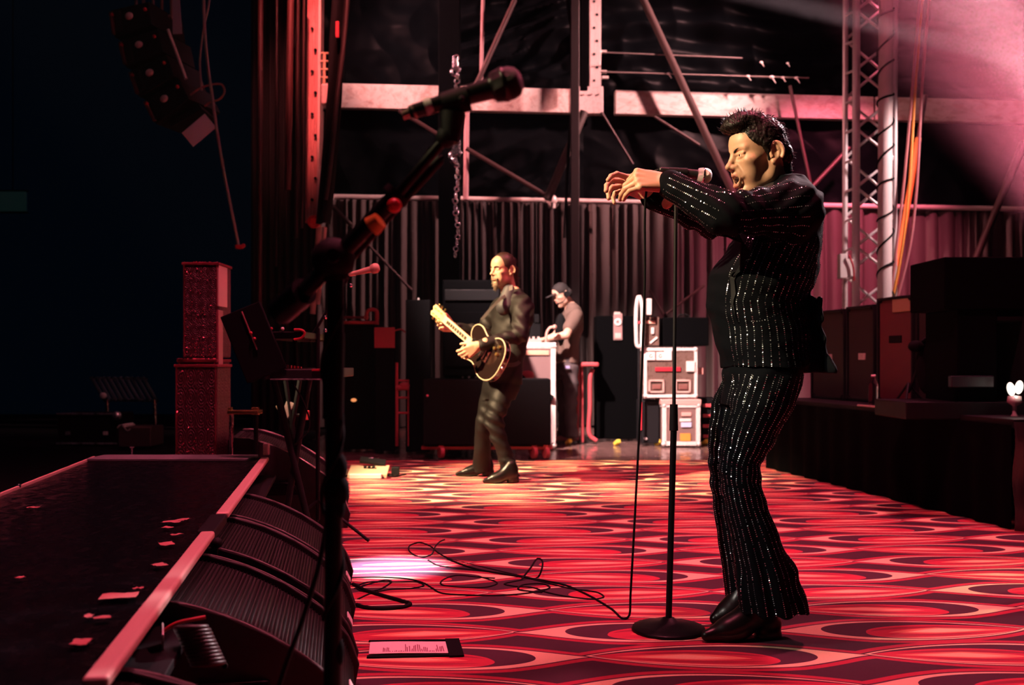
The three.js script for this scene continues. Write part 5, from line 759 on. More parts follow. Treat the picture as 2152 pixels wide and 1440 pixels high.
function limbLines(a, b, angles, step, reach) {
  const d = b.clone().sub(a), L = d.length(); d.normalize(); const x = new V3().crossVectors(d, v(0, 1, 0)).normalize(), y = new V3().crossVectors(x, d); return angles.map((q) => { const o = []; for (let t = 0; t < L; t += step) o.push({ o: a.clone().addScaledVector(d, t), d: x.clone().multiplyScalar(Math.cos(q)).addScaledVector(y, Math.sin(q)), reach }); return o; });
}
const range = (a, b, s) => { const o = []; for (let x = a; x <= b; x += s) o.push(x); return o; };
const skinBody = (joints, h, skin) => { const f = new Field(); for (const [a, b, ra, rb] of joints) f.cone(a, b, ra, rb, 0.03); return f.auto(h, 0.03, () => skin); };
// ---------------------------------------------------------------- the singer
{
  const S = (px, py, d = 3.3) => at(px, py, d), who = thing('person', 'singer in a black sequin-striped suit pointing both arms over the microphone stand', 'person', v(0, 0, 0));
  const skin = [0.6, 0.34, 0.22], H = frameM(S(1597, 332, 3.3), v(-0.975, -0.13, 0.2), v(0.06, 1, -0.02));
  const hf = headField({ open: 1 }), head = hf.mesh(v(-0.16, -0.24, -0.13), v(0.14, 0.15, 0.13), 0.0024, headPaint(skin, 1, 0.25)); head.applyMatrix4(H);
  const nW = S(1402, 386, 3.15), fW = S(1368, 410, 3.4);
  const hn = new Field(); handField(hn, nW, v(-1, 0.1, 0.12), v(-0.15, -0.55, -0.85), -1, [[1.25, 0.45, 0.25], [1.1, 0.5, 0.3], [0.85, 0.5, 0.3], [0.6, 0.6, 0.3]], 0.06, [0.75, 0.35, 0.5, 0.1], 1.06);
  const hfar = new Field(); handField(hfar, fW, v(-1, 0.42, 0.05), v(-0.3, -0.8, 0.5), 1, [[0.35, 0.6, 0.4], [0.5, 0.75, 0.5], [0.62, 0.8, 0.5], [0.75, 0.8, 0.5]], 0.16, [0.5, 0.35, 0.75, 0.2], 1.06);
  const sN = S(1668, 440, 3.12), eN = S(1528, 450, 3.04), sF = S(1640, 442, 3.48), eF = S(1494, 462, 3.55), paint = () => skin;
  const inner = skinBody([[S(1646, 455), S(1600, 740), 0.07, 0.09], [sN, sF, 0.06, 0.06], [sN, eN, 0.045, 0.038], [eN, nW, 0.036, 0.028], [sF, eF, 0.045, 0.038], [eF, fW, 0.036, 0.028], [S(1626, 780, 3.21), S(1560, 985, 3.2), 0.062, 0.036], [S(1560, 985, 3.2), S(1610, 1250, 3.2), 0.036, 0.034], [S(1580, 780, 3.4), S(1533, 985, 3.42), 0.062, 0.036], [S(1533, 985, 3.42), S(1562, 1250, 3.42), 0.036, 0.034]], 0.016, skin);
  mesh('body', joinColoured([head, hn.auto(0.0028, 0.02, paint), hfar.auto(0.0028, 0.02, paint), inner]), skinM(), who);
  eyes(who, H);
  mesh('teeth', [bx(0.012, 0.0065, 0.03, 0.0835, -0.0545, 0, 0.002), bx(0.012, 0.005, 0.026, 0.081, -0.0755, 0, 0.002)].map((g) => g.applyMatrix4(H)), M.white, who);
  // hair: short sides, raised front
  const hair = new Field(); hair.ell(v(-0.002, 0.045, 0), v(0.094, 0.096, 0.085), 0.02); hair.ell(v(0.045, 0.122, 0), v(0.06, 0.034, 0.058), 0.03); hair.ell(v(0.083, 0.108, 0), v(0.034, 0.022, 0.05), 0.02); hair.cone(v(-0.074, -0.005, -0.03), v(-0.074, -0.005, 0.03), 0.028, 0.028, 0.03); hair.cone(v(-0.07, -0.055, -0.025), v(-0.07, -0.055, 0.025), 0.024, 0.024, 0.02); for (const s of [-1, 1]) hair.cone(v(0.012, 0.03, s * 0.074), v(0.006, -0.02, s * 0.073), 0.012, 0.007, 0.01);
  hair.ell(v(0.118, 0.01, 0), v(0.088, 0.082, 0.13), 0.01, true); for (const s of [-1, 1]) { hair.ell(v(0.052, -0.045, s * 0.085), v(0.052, 0.085, 0.05), 0.008, true); hair.ell(v(-0.016, -0.012, s * 0.1), v(0.028, 0.045, 0.03), 0.008, true); hair.ell(v(-0.035, -0.085, s * 0.08), v(0.045, 0.06, 0.045), 0.01, true); } hair.ell(v(-0.02, -0.11, 0), v(0.075, 0.06, 0.12), 0.01, true);
  hair.warp = (x, y, z) => 0.003 * n3(x * 60, y * 40, z * 60) + 0.0016 * n3(x * 160, y * 110, z * 160);
  const hg = hair.mesh(v(-0.17, -0.12, -0.12), v(0.14, 0.18, 0.12), 0.0034), flow = (p, m) => v(p.x > 0.03 ? 0.25 : -0.7, p.x > 0.0 ? 0.9 : -0.35, 0).add(m.clone().multiplyScalar(0.55)).add(v(rr(-0.35, 0.35), rr(-0.35, 0.35), rr(-0.35, 0.35)));
  const spikes = [[0.03, 0.145, 0.0, 0.035], [0.012, 0.14, 0.02, 0.034], [0.05, 0.142, -0.02, 0.03], [-0.01, 0.138, -0.01, 0.022], [0.075, 0.125, 0.01, 0.026]].map(([x, y, z, l]) => rod(v(x, y - 0.01, z), v(x + 0.004, y + l * 0.75, z), 0.008, 0.0006, 6));
  const browG = [-1, 1].flatMap((s) => Array.from({ length: 16 }, (_, i) => { const a = i / 15; return rod(v(0.094 - 0.018 * a * a, 0.026 + 0.008 * Math.sin(a * 2.4) - 0.004 * (1 - a), s * (0.011 + 0.036 * a)), v(0.094 - 0.018 * a * a - 0.003, 0.032 + 0.008 * Math.sin(a * 2.4), s * (0.018 + 0.036 * a)), 0.0036, 0.0016, 5); }));
  mesh('hair', [hg, ...tufts(hg, 1500, 0.013, flow, 0.0011, (p) => p.y > -0.06), ...spikes, ...browG].map((g) => g.applyMatrix4(H)), phys(0.006, 0.004, 0.003, 0.5, 0, { specularIntensity: 0.5 }), who);

  // jacket
  const J = new Field();
  const st = [[1652, 380, .044, .075], [1655, 402, .066, .12], [1654, 424, .1, .19], [1646, 470, .118, .2], [1626, 520, .15, .195], [1602, 580, .175, .182], [1588, 640, .16, .172], [1600, 700, .155, .182], [1606, 772, .135, .2]].map(([x, y, a, b]) => ({ p: S(x, y), a, b }));
  J.stack(st, 0.03);
  const cuffN = nW.clone().lerp(eN, 0.06), cuffF = fW.clone().lerp(eF, 0.06);
  J.cone(sN, eN, 0.08, 0.066, 0.045); J.cone(eN, cuffN, 0.064, 0.046, 0.02); J.cone(sF, eF, 0.08, 0.064, 0.045); J.cone(eF, cuffF, 0.062, 0.046, 0.02); J.cone(sN, S(1655, 420, 3.3), 0.07, 0.07, 0.05); J.cone(sF, S(1655, 420, 3.3), 0.07, 0.07, 0.05);
  J.stack([[1683, 612, .006, .1], [1690, 660, .014, .13], [1700, 720, .02, .16], [1708, 783, .024, .17]].map(([x, y, a, b]) => ({ p: S(x, y), a, b, w: 0.1 })), 0.012);
  const bend = (p, c, r) => Math.exp(-p.distanceToSquared(c) / (r * r)), q = v();
  J.warp = (x, y, z) => { q.set(x, y, z); const e = bend(q, eN, 0.13) + bend(q, eF, 0.13), sh = bend(q, sN, 0.12); return 0.0055 * n3(x * 9, y * 16, z * 9) + 0.003 * n3(x * 22, y * 22, z * 22) + (0.007 * e) * Math.sin((x * 1.0 + y * 0.8) * 95) + 0.006 * sh * Math.sin((x - y * 1.2) * 80) + 0.004 * bend(q, S(1600, 640), 0.16) * Math.sin(y * 110 + x * 30); };
  const suit = phys(0.0012, 0.002, 0.0034, 0.8, 0, { specularIntensity: 0.1, bumpMap: withMap(weaveT, 30, 30), bumpScale: 0.0005 }), seqM = std(0.62, 0.66, 0.68, 0.3, 0.92);
  const jacket = mesh('jacket', J.auto(0.0062, 0.02), suit, who);
  const Jt = new Field(); Jt.stack(st, 0.03); Jt.warp = J.warp; const deg = Math.PI / 180, torso = stackLines(st, range(-30 * deg, 134 * deg, 7.4 * deg), 0.0062, 1.3, 0.06, 1, 0.16), lines = [];
  sequins(Jt, torso, 0.0019, jacket, seqM, 0.12);
  lines.push(...limbLines(sN, eN, range(1.0, 4.8, 0.36), 0.0065, 0.105), ...limbLines(eN, cuffN, range(1.0, 4.8, 0.42), 0.0065, 0.085), ...limbLines(sF, eF, range(1.0, 5.2, 0.42), 0.008, 0.1), ...limbLines(eF, cuffF, range(1.0, 5.2, 0.5), 0.008, 0.08));
  const tail = [[1690, 640], [1700, 700], [1711, 776]].map(([x, y]) => S(x, y, 3.15)); for (let i = 0; i < 2; i++) { const L = []; for (let t = 0; t < 1; t += 0.08) L.push({ o: tail[0].clone().lerp(tail[2], t), d: v(1, 0, 0.15 + i * 0.3).normalize(), reach: 0.07 }); lines.push(L); }
  sequins(J, lines, 0.0018, jacket, seqM, 0.12);
  const lap = slab(3, 24, (a, b) => { const ys = lerp(392, 705, b), e = [[1612, 392], [1556, 440], [1533, 500], [1524, 560], [1526, 620], [1533, 705]]; let i = 0; while (i < 4 && e[i + 1][1] < ys) i++; const t = (ys - e[i][1]) / (e[i + 1][1] - e[i][1]), x = lerp(e[i][0], e[i + 1][0], t), wdt = 0.05 * Math.sin(Math.PI * Math.min(b + 0.12, 1)); const p = S(x, ys, 3.12); p.x -= a * wdt; const d = J.at(p.x, p.y, p.z); const g = J.grad(p, 0.004); p.addScaledVector(g, 0.004 - d); const d2 = J.at(p.x, p.y, p.z); p.addScaledVector(g, 0.004 - d2); return p; }, 0.004);
  mesh('lapel', lap, phys(0.003, 0.004, 0.005, 0.5, 0, { specularIntensity: 0.3 }), jacket, 'satin lapel');
  const shirt = new Field(); shirt.cone(S(1636, 412, 3.28), S(1612, 450, 3.24), 0.062, 0.08, 0.03); mesh('shirt', shirt.auto(0.006, 0.02), std(0.012, 0.008, 0.01, 0.7), who);
  // flared trousers
  const T = new Field(), sk = (l, d, b = 0.95) => l.map(([x, y, a]) => ({ p: S(x, y, d), a, b: a * b }));
  T.stack([[1608, 735, .118, .165], [1602, 790, .126, .178], [1590, 850, .11, .165]].map(([x, y, a, b]) => ({ p: S(x, y), a, b })), 0.03);
  const nl = sk([[1628, 775, .092], [1604, 850, .098], [1576, 920, .082], [1556, 975, .066], [1556, 1010, .064], [1568, 1060, .066], [1590, 1130, .079], [1610, 1200, .094], [1626, 1284, .106]], 3.2), fl2 = sk([[1582, 775, .092], [1558, 850, .098], [1540, 920, .082], [1530, 975, .068], [1532, 1010, .066], [1540, 1060, .066], [1554, 1130, .072], [1566, 1200, .076], [1576, 1284, .078]], 3.42);
  T.stack(nl, 0.02); T.stack(fl2, 0.02);
  const kN = S(1560, 990, 3.2), kF = S(1532, 985, 3.42), hemN = S(1620, 1230, 3.2);
  T.warp = (x, y, z) => { q.set(x, y, z); const k = bend(q, kN, 0.12) + bend(q, kF, 0.12), h = bend(q, hemN, 0.2), g = bend(q, S(1610, 800), 0.2); return 0.004 * n3(x * 12, y * 6, z * 12) + 0.0025 * n3(x * 26, y * 14, z * 26) + 0.003 * k * Math.sin(y * 95 + x * 70) + 0.008 * h * Math.sin(x * 90 + y * 22 + z * 30) + 0.004 * g * Math.sin(y * 70 - x * 70); };
  const tr = mesh('trousers', T.auto(0.0062, 0.02), suit, who);
  sequins(T, [...stackLines(nl, range(-25 * deg, 200 * deg, 15.5 * deg), 0.0064, 1.4, 0.02, 1), ...stackLines(fl2, range(40 * deg, 215 * deg, 15.5 * deg), 0.0066, 1.35, 0.02, 1)], 0.0019, tr, seqM, 0.08);
  const hN = onFloor(1640, 1341), tN = onFloor(1474, 1353), hF = onFloor(1592, 1312), tF = onFloor(1496, 1317);
  for (const p of [hN, tN, hF, tF]) p.y = 0.004;
  shoe(who, hN, tN, S(1612, 1270, 3.21), 0.004, leatherM, 0.045, 'boot'); shoe(who, hF, tF, S(1572, 1265, 3.42), 0.005, leatherM, 0.045, 'boot');
}
// ---------------------------------------------------------------- the guitarist
{
  const d = 7.5, S = (px, py, o = 0) => at(px, py, d + o), who = thing('person', 'bearded guitarist in a black suit playing a dark guitar in warm light', 'person');
  const skin = [0.6, 0.36, 0.23], H = frameM(S(1058, 569), v(-0.78, -0.08, 0.62), v(0.04, 1, 0.02)), hf = headField({ open: 0, wide: 0.98 });
  const head = hf.mesh(v(-0.16, -0.24, -0.13), v(0.14, 0.15, 0.13), 0.0042, headPaint(skin, 0, 0.0)); head.applyMatrix4(H);
  const sN = S(1096, 643, -0.12), eN = S(1092, 704, -0.32), wN = S(1006, 727, -0.43), sF = S(1056, 643, 0.12), eF = S(1012, 700, 0.22), wF = S(957, 689, 0.16), paint = () => skin;
  const h1 = new Field(), h2 = new Field();
  handField(h1, wN, v(-0.86, -0.5, 0.1), v(-0.05, 0.1, -1), -1, [[0.5, 0.9, 0.5], [0.6, 1.0, 0.5], [0.65, 1.0, 0.5], [0.7, 1.0, 0.5]], 0.08, [0.7, 0.4, 0.45, 0.2], 1.1);
  handField(h2, wF, v(-1, 0.12, 0.1), v(0.1, 0.35, 0.9), 1, [[0.7, 1.0, 0.7], [0.75, 1.0, 0.7], [0.8, 1.0, 0.7], [0.8, 1.0, 0.7]], 0.05, [0.55, 0.5, 0.55, 0.4], 1.1);
  const inner = skinBody([[S(1078, 620), S(1056, 790), 0.07, 0.09], [sN, eN, 0.04, 0.035], [eN, wN, 0.034, 0.027], [sF, eF, 0.04, 0.035], [eF, wF, 0.034, 0.027], [S(1060, 800, -0.06), S(1037, 885, -0.12), 0.06, 0.045], [S(1037, 885, -0.12), S(1074, 985, -0.08), 0.045, 0.035], [S(1044, 800, 0.08), S(1018, 890, 0.05), 0.06, 0.045], [S(1018, 890, 0.05), S(1012, 980, 0.2), 0.045, 0.035]], 0.02, skin);
  mesh('body', joinColoured([head, h1.auto(0.0045, 0.02, paint), h2.auto(0.0045, 0.02, paint), inner]), skinM(), who); eyes(who, H);
  const hair = new Field(); hair.ell(v(-0.008, 0.046, 0), v(0.092, 0.094, 0.084), 0.02); hair.cone(v(-0.08, -0.01, 0), v(-0.1, -0.1, 0.0), 0.05, 0.028, 0.03); hair.cone(v(-0.1, -0.1, 0), v(-0.1, -0.19, 0.0), 0.028, 0.012, 0.02);
  hair.ell(v(0.122, 0.02, 0), v(0.088, 0.1, 0.13), 0.012, true); for (const s of [-1, 1]) { hair.ell(v(0.045, -0.05, s * 0.085), v(0.05, 0.085, 0.05), 0.008, true); hair.ell(v(-0.016, -0.006, s * 0.1), v(0.026, 0.04, 0.03), 0.008, true); } hair.ell(v(-0.01, -0.12, 0), v(0.08, 0.065, 0.12), 0.01, true);
  const hg = hair.mesh(v(-0.18, -0.22, -0.12), v(0.12, 0.16, 0.12), 0.006);
  const brows = [-1, 1].map((s) => tube([v(0.094, 0.026, s * 0.01), v(0.09, 0.033, s * 0.026), v(0.077, 0.026, s * 0.05)], 0.0065, 12, 6));
  mesh('hair', [hg, ...tufts(hg, 260, 0.03, (p, m) => v(-1, -0.5, 0).add(m.clone().multiplyScalar(0.25)), 0.002), ...brows].map((g) => g.applyMatrix4(H)), std(0.035, 0.018, 0.012, 0.45), who);
  const bd = new Field(); bd.ell(v(0.076, -0.11, 0), v(0.02, 0.032, 0.022), 0.012); for (const s of [-1, 1]) { bd.cone(v(0.098, -0.044, s * 0.004), v(0.086, -0.06, s * 0.028), 0.0065, 0.0065, 0.006); bd.cone(v(0.086, -0.06, s * 0.028), v(0.08, -0.1, s * 0.02), 0.0075, 0.01, 0.008); }
  bd.warp = (x, y, z) => 0.003 * n3(x * 90, y * 60, z * 90); const bg = bd.auto(0.004, 0.01); mesh('beard', [bg, ...tufts(bg, 160, 0.016, (p, m) => v(0.1, -1, 0).add(m.clone().multiplyScalar(0.4)), 0.0018, (p) => p.y < -0.08)].map((g) => g.applyMatrix4(H)), std(0.16, 0.11, 0.07, 0.6), who, 'greying beard');
  const J = new Field(), W = 0.8; J.stack([[1078, 608, .05, .075], [1080, 622, .075, .12], [1080, 636, .1, .18], [1078, 665, .115, .185], [1070, 710, .112, .165], [1062, 760, .108, .16], [1056, 808, .115, .17]].map(([x, y, a, b]) => ({ p: S(x, y), a, b, w: W })), 0.03);
  J.cone(sN, eN, 0.074, 0.058, 0.04); J.cone(eN, wN.clone().lerp(eN, 0.08), 0.058, 0.042, 0.015); J.cone(sF, eF, 0.074, 0.058, 0.04); J.cone(eF, wF.clone().lerp(eF, 0.08), 0.058, 0.042, 0.015);
  const q = v(), near = (c, r) => Math.exp(-q.distanceToSquared(c) / (r * r)); J.warp = (x, y, z) => { q.set(x, y, z); const e = near(eN, 0.16) + near(eF, 0.16); return 0.006 * n3(x * 8, y * 12, z * 8) + 0.008 * e * Math.sin((x + y) * 70) + 0.006 * near(sN, 0.2) * Math.sin((x * 0.7 - y) * 60); };
  const suit = phys(0.006, 0.0048, 0.0042, 0.6, 0, { specularIntensity: 0.6, bumpMap: withMap(weaveT, 20, 20), bumpScale: 0.0005 }); mesh('jacket', J.auto(0.009, 0.02), suit, who);
  const c0 = new Field(); c0.cone(S(1070, 612, -0.03), S(1062, 645, -0.07), 0.05, 0.07, 0.03); mesh('shirt', c0.auto(0.008, 0.02), std(0.03, 0.03, 0.035, 0.6), who);
  mesh('collar', slab(6, 3, (a, b) => S(lerp(1070, 1078, a), lerp(602, 612, b) - 3 * a, -0.1 - 0.02 * a), 0.004), std(0.12, 0.1, 0.1, 0.5), who);
  const T = new Field(), sk = (l) => l.map(([x, y, a, o]) => ({ p: S(x, y, o), a, b: a }));
  T.stack([[1056, 780, .105, .15], [1053, 815, .11, .165], [1048, 840, .09, .15]].map(([x, y, a, b]) => ({ p: S(x, y), a, b, w: W })), 0.03);
  T.stack(sk([[1062, 805, .088, -0.06], [1048, 850, .082, -0.1], [1037, 885, .074, -0.12], [1046, 915, .062, -0.12], [1062, 955, .06, -0.1], [1074, 1000, .064, -0.09]]), 0.02); T.stack(sk([[1044, 805, .088, 0.08], [1028, 850, .08, 0.06], [1018, 890, .07, 0.06], [1014, 935, .064, 0.12], [1012, 992, .07, 0.22]]), 0.02);
  const kN = S(1040, 890, -0.12), an = S(1072, 985, -0.09); T.warp = (x, y, z) => { q.set(x, y, z); return 0.004 * n3(x * 10, y * 8, z * 10) + 0.01 * near(kN, 0.16) * Math.sin(y * 75 + x * 40) + 0.008 * near(an, 0.1) * Math.sin(y * 110); };
  mesh('trousers', T.auto(0.009, 0.02), phys(0.005, 0.004, 0.004, 0.6, 0, { specularIntensity: 0.5 }), who);
  const hN = onFloor(1090, 1016), tN = onFloor(1014, 1018), hF = onFloor(1040, 1001), tF = onFloor(956, 1003); for (const p of [hN, tN, hF, tF]) p.y = 0.004; shoe(who, hN, tN, S(1076, 985, -0.09), 0.006); shoe(who, hF, tF, S(1016, 978, 0.22), 0.006);

  // guitar
  const gt = thing('electric_guitar', 'black single-cutaway electric guitar with cream binding held by the guitarist', 'guitar');
  const bodyC = S(1014, 738, -0.33), nut = S(938, 672, 0.04), X = nut.clone().sub(bodyC).normalize(), nrm = v(-0.62, 0.12, 0.78); nrm.addScaledVector(X, -nrm.dot(X)).normalize(); const Y = new V3().crossVectors(nrm, X), G = new THREE.Matrix4().makeBasis(X, Y, nrm).setPosition(bodyC), L = bodyC.distanceTo(nut), g = (geo) => geo.applyMatrix4(G);
  const out = new THREE.Shape(); out.moveTo(-0.25, 0); out.bezierCurveTo(-0.26, 0.13, -0.16, 0.175, -0.07, 0.15); out.bezierCurveTo(-0.02, 0.135, 0.0, 0.105, 0.04, 0.108); out.bezierCurveTo(0.1, 0.11, 0.15, 0.15, 0.185, 0.12); out.bezierCurveTo(0.215, 0.09, 0.2, 0.045, 0.16, 0.035); out.lineTo(0.15, -0.03); out.bezierCurveTo(0.2, -0.06, 0.2, -0.135, 0.12, -0.145); out.bezierCurveTo(0.06, -0.15, 0.03, -0.11, -0.02, -0.115); out.bezierCurveTo(-0.08, -0.12, -0.1, -0.17, -0.16, -0.16); out.bezierCurveTo(-0.23, -0.145, -0.255, -0.08, -0.25, 0);
  mesh('guitar_body', g(extr(out, 0.042, 0.006, 3).translate(0, 0, -0.03)), phys(0.012, 0.006, 0.005, 0.18, 0, { clearcoat: 1, clearcoatRoughness: 0.08 }), gt);
  const bp = out.getSpacedPoints(120).map((p) => v(p.x * 1.012, p.y * 1.012, 0.014)); mesh('binding', g(tube(bp, 0.0055, 240, 6, true)), M.cream, gt, 'cream binding'); mesh('binding', g(tube(bp.map((p) => v(p.x, p.y, -0.03)), 0.004, 240, 6, true)), M.cream, gt);
  mesh('neck', g(bx(L - 0.1, 0.05, 0.022, (L + 0.1) / 2, 0, 0.012, 0.008)), std(0.5, 0.3, 0.15, 0.4), gt); mesh('fretboard', g(bx(L - 0.08, 0.054, 0.006, (L + 0.08) / 2, 0, 0.026, 0.002)), std(0.72, 0.58, 0.36, 0.45), gt, 'pale fretboard');
  for (let i = 0; i < 9; i++) mesh('inlay', g(bx(0.028 * (1 - i * 0.03), 0.026, 0.002, lerp(0.2, L - 0.04, 1 - Math.pow(1 - i / 9, 1.15)), 0, 0.0305, 0.0005)), std(0.05, 0.03, 0.02, 0.4), gt);
  const strings = []; for (let i = 0; i < 6; i++) strings.push(rod(v(-0.09, -0.025 + i * 0.01, 0.034), v(L + 0.02, -0.018 + i * 0.0072, 0.033), 0.0007, 0.0007, 5)); tag(mesh('strings', g(merge(strings)), M.steel, gt), null, null, null, 'stuff');
  const hs = poly([[0, -0.024], [0.03, -0.034], [0.17, -0.042], [0.185, -0.02], [0.165, 0], [0.185, 0.02], [0.17, 0.042], [0.03, 0.034], [0, 0.024]]); mesh('headstock', g(extr(hs, 0.014, 0.002).translate(L, 0, 0.006)), std(0.6, 0.45, 0.22, 0.35), gt); for (let i = 0; i < 3; i++) for (const s of [-1, 1]) mesh('tuner', g(merge([bx(0.016, 0.022, 0.012, L + 0.05 + i * 0.045, s * 0.056, 0.012, 0.004), mv(new THREE.CylinderGeometry(0.005, 0.005, 0.02, 10), L + 0.05 + i * 0.045, s * 0.022, 0.028, Math.PI / 2)])), M.gold, gt);
  for (const x of [0.105, 0.0]) { mesh('pickup', g(bx(0.04, 0.074, 0.014, x, 0, 0.024, 0.003)), M.chrome, gt); } mesh('bridge', g(merge([bx(0.016, 0.085, 0.012, -0.06, 0, 0.026), bx(0.02, 0.09, 0.014, -0.1, 0, 0.024)])), M.chrome, gt); for (const [x, y] of [[-0.13, -0.085], [-0.18, -0.06], [-0.08, -0.1], [-0.17, -0.115]]) mesh('volume_knob', g(mv(new THREE.CylinderGeometry(0.011, 0.013, 0.016, 18), x, y, 0.028, Math.PI / 2)), M.gold, gt); mesh('toggle', g(merge([mv(new THREE.CylinderGeometry(0.02, 0.02, 0.004, 20), 0.13, 0.09, 0.022, Math.PI / 2), ball(0.008, 0.13, 0.09, 0.034)])), M.cream, gt); mesh('strap_button', g(ball(0.011, -0.262, 0, 0)), M.chrome, gt);
  const on = (px, py, o) => S(px, py, o), sp = [S(1058, 720, -0.33), S(1028, 668, -0.3), S(1040, 640, -0.2), S(1064, 622, -0.1), S(1088, 624, 0.0), S(1106, 640, 0.1), S(1112, 700, 0.08), S(1092, 760, -0.12), S(1060, 768, -0.36)], C = new THREE.CatmullRomCurve3([S(1012, 672, -0.32), ...sp.slice(2)]);
  mesh('strap', sheet(60, 2, (a, b) => { const p = C.getPointAt(a), t = C.getTangentAt(a), out2 = p.clone().sub(S(1074, 690)).setY(0).normalize(), s2 = new V3().crossVectors(t, out2).normalize(); return p.addScaledVector(s2, (b - 0.5) * 0.03); }), std(0.03, 0.025, 0.022, 0.5), gt);
}
// ---------------------------------------------------------------- the technician
{
  const d = 10.9, S = (px, py, o = 0) => at(px, py, d + o), who = thing('person', 'technician in a dark cap and grey-brown shirt bending over the work case', 'person');
  const skin = [0.62, 0.4, 0.3], H = frameM(S(1181, 620), v(-0.84, -0.42, 0.36), v(-0.25, 1, 0.1)), hf = headField({ open: 0 }); const head = hf.mesh(v(-0.16, -0.24, -0.13), v(0.14, 0.15, 0.13), 0.0055, headPaint(skin, 0, 0.3)); head.applyMatrix4(H);
  const sN = S(1210, 664, -0.16), eN = S(1190, 704, -0.36), wN = S(1150, 712, -0.3), sF = S(1190, 662, 0.16), eF = S(1168, 706, 0.0), wF = S(1142, 715, -0.06), paint = () => skin, h1 = new Field(), h2 = new Field();
  handField(h1, wN, v(-1, -0.12, 0.1), v(-0.1, -1, 0.1), 1, [[0.2, 0.4, 0.2], [0.25, 0.4, 0.2], [0.3, 0.5, 0.2], [0.3, 0.5, 0.3]], 0.1, [0.7, 0.6, 0.2, 0.1], 1.05); handField(h2, wF, v(-1, -0.1, 0.15), v(0, -1, 0), -1, [[0.3, 0.5, 0.3], [0.3, 0.5, 0.3], [0.3, 0.5, 0.3], [0.3, 0.5, 0.3]], 0.1, [0.7, 0.6, 0.2, 0.1], 1.05);
  const inner = new Field(); for (const [a, b, ra, rb] of [[S(1200, 650), S(1188, 750), 0.07, 0.09], [sN, eN, 0.05, 0.042], [eN, wN, 0.042, 0.03], [sF, eF, 0.05, 0.042], [eF, wF, 0.042, 0.03], [S(1198, 755, -0.08), S(1198, 840, -0.1), 0.06, 0.045], [S(1198, 840, -0.1), S(1200, 910, -0.06), 0.045, 0.035], [S(1180, 755, 0.1), S(1184, 840, 0.06), 0.06, 0.045], [S(1184, 840, 0.06), S(1186, 910, 0.1), 0.045, 0.035]]) inner.cone(a, b, ra, rb, 0.02);
  mesh('body', joinColoured([head, h1.auto(0.0055, 0.02, paint), h2.auto(0.0055, 0.02, paint), inner.auto(0.012, 0.03, paint)]), skinM(), who); eyes(who, H);
  const cap = new Field(); cap.ell(v(-0.002, 0.052, 0), v(0.094, 0.088, 0.085), 0.02); cap.ell(v(0.0, -0.09, 0), v(0.2, 0.13, 0.2), 0.006, true); cap.cone(v(0.07, 0.052, -0.03), v(0.07, 0.052, 0.03), 0.012, 0.012, 0.01); cap.ell(v(0.125, 0.045, 0), v(0.075, 0.006, 0.062), 0.01); cap.ell(v(-0.07, 0.0, 0), v(0.045, 0.06, 0.075), 0.02); mesh('cap', cap.mesh(v(-0.16, -0.09, -0.12), v(0.22, 0.16, 0.12), 0.006).applyMatrix4(H), std(0.015, 0.014, 0.015, 0.8), who);
  mesh('headset', [mv(new THREE.CylinderGeometry(0.032, 0.032, 0.03, 18), -0.015, 0, -0.09, Math.PI / 2), tube([v(-0.01, -0.02, -0.1), v(0.06, -0.06, -0.09), v(0.12, -0.06, -0.05)], 0.005, 16)].map((g) => g.applyMatrix4(H)), M.black, who);
  const J = new Field(); J.stack([[1200, 638, .05, .07], [1203, 648, .085, .13], [1203, 662, .11, .18], [1200, 692, .12, .18], [1194, 722, .112, .165], [1190, 762, .118, .172]].map(([x, y, a, b]) => ({ p: S(x, y), a, b, w: 0.35 })), 0.03); J.cone(sN, sN.clone().lerp(eN, 0.62), 0.078, 0.07, 0.03); J.cone(sF, sF.clone().lerp(eF, 0.62), 0.078, 0.07, 0.03);
  J.warp = (x, y, z) => 0.01 * n3(x * 7, y * 4, z * 7) + 0.006 * Math.sin(x * 60 + z * 40 + 3 * n3(x * 4, y * 3, z * 4)) * clamp((1.35 - y) * 4, 0, 1); mesh('shirt', J.auto(0.01, 0.02), std(0.12, 0.085, 0.07, 0.85), who);
  mesh('waist_pack', ball(0.07, S(1178, 690, -0.1).x, S(1178, 690, -0.1).y, -d + 0.12, 0.9, 2.3, 0.8), M.matte, who);
  const T = new Field(), sk = (l) => l.map(([x, y, a, o]) => ({ p: S(x, y, o), a, b: a })); T.stack([[1190, 752, .112, .165], [1190, 775, .115, .17], [1190, 795, .095, .15]].map(([x, y, a, b]) => ({ p: S(x, y), a, b, w: 0.35 })), 0.03); T.stack(sk([[1198, 770, .092, -0.08], [1200, 805, .082, -0.1], [1199, 845, .07, -0.1], [1200, 880, .066, -0.08], [1202, 921, .068, -0.06]]), 0.02); T.stack(sk([[1180, 770, .09, 0.1], [1182, 805, .082, 0.08], [1184, 845, .07, 0.06], [1186, 880, .066, 0.08], [1188, 918, .068, 0.1]]), 0.02);
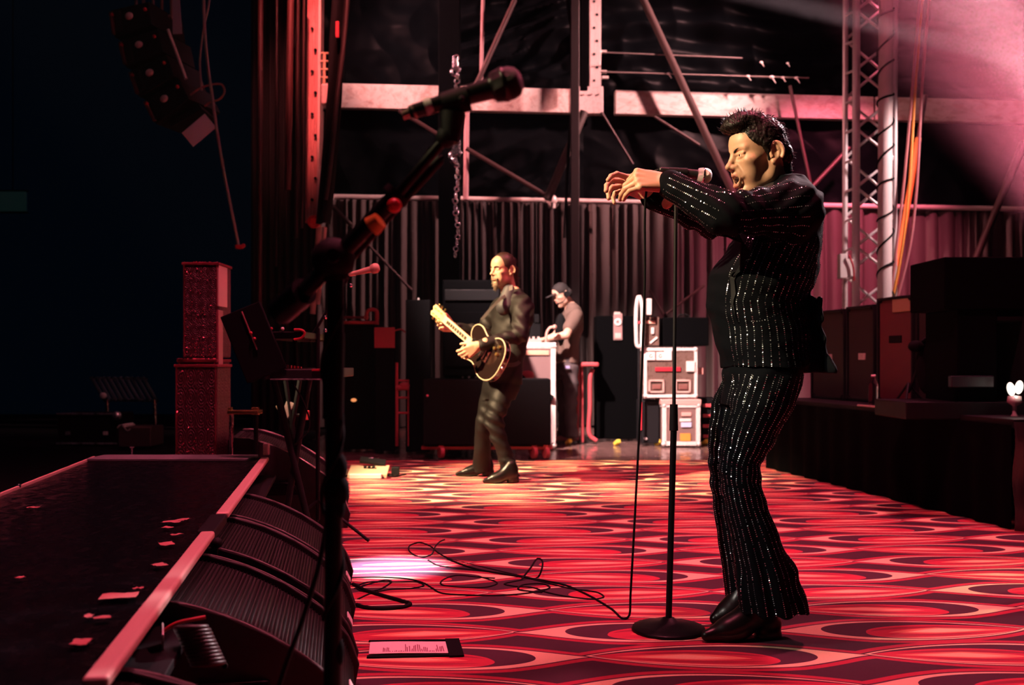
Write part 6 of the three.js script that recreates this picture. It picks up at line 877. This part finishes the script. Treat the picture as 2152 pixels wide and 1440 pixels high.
  T.warp = (x, y, z) => 0.008 * n3(x * 9, y * 9, z * 9) + 0.005 * Math.sin(y * 45 + 4 * n3(x * 6, y * 3, z * 6)); mesh('trousers', T.auto(0.01, 0.02), std(0.06, 0.05, 0.055, 0.8), who); const pk = S(1192, 772, -0.22); mesh('key_fob', [bx(0.06, 0.03, 0.02, pk.x, pk.y, pk.z, 0.006)], std(0.3, 0.32, 0.6, 0.4), who);
  const hN = onFloor(1212, 928), tN = onFloor(1164, 930), hF = onFloor(1192, 922), tF = onFloor(1160, 923); for (const p of [hN, tN, hF, tF]) p.y = 0.004; shoe(who, hN, tN, S(1203, 912, -0.06), 0.008, std(0.3, 0.12, 0.12, 0.6), 0.012); shoe(who, hF, tF, S(1188, 908, 0.1), 0.008, std(0.3, 0.12, 0.12, 0.6), 0.012);
}
// ---------------------------------------------------------------- lamps (hung outside the picture)
for (const [p, q, c, I, ang, pen, r, label] of LAMPS) {
  const o = thing('stage_lamp', label, 'lamp', v(...p)), d = v(...q).sub(v(...p)).normalize(), turn = new THREE.Quaternion().setFromUnitVectors(v(0, 0, -1), d);
  const head = mesh('housing', [mv(new THREE.CylinderGeometry(r * 1.15, r * 1.3, r * 2.6, 24, 1, true), 0, 0, r * 1.2, Math.PI / 2), mv(new THREE.CylinderGeometry(r * 1.3, r * 0.8, r * 0.8, 24), 0, 0, r * 2.9, Math.PI / 2), mv(new THREE.TorusGeometry(r * 1.18, r * 0.1, 8, 24), 0, 0, -r * 0.1)], M.black, o); head.quaternion.copy(turn);
  const lens = mesh('lens', mv(new THREE.CylinderGeometry(r * 0.98, r * 0.98, 0.02, 24), 0, 0, 0, Math.PI / 2), new THREE.MeshStandardMaterial({ color: lin(0.02, 0.02, 0.02), emissive: lin(...c), emissiveIntensity: 3 }), o); lens.quaternion.copy(turn);
  mesh('yoke', [tube([v(-r * 1.5, 0, 0), v(-r * 1.5, r * 2, 0), v(0, r * 2.4, 0), v(r * 1.5, r * 2, 0), v(r * 1.5, 0, 0)], r * 0.12, 24), rod(v(0, r * 2.4, 0), v(0, r * 4, 0), r * 0.15)], M.black, o);
  const s = new THREE.SpotLight(lin(...c), I, 0, ang, pen, 2); s.position.copy(d).multiplyScalar(0.03); s.castShadow = true; s.shadow.radius = r / 0.02;
  s.target.position.copy(v(...q).sub(v(...p))); o.add(s, s.target);
}
renderer.render(scene, camera);
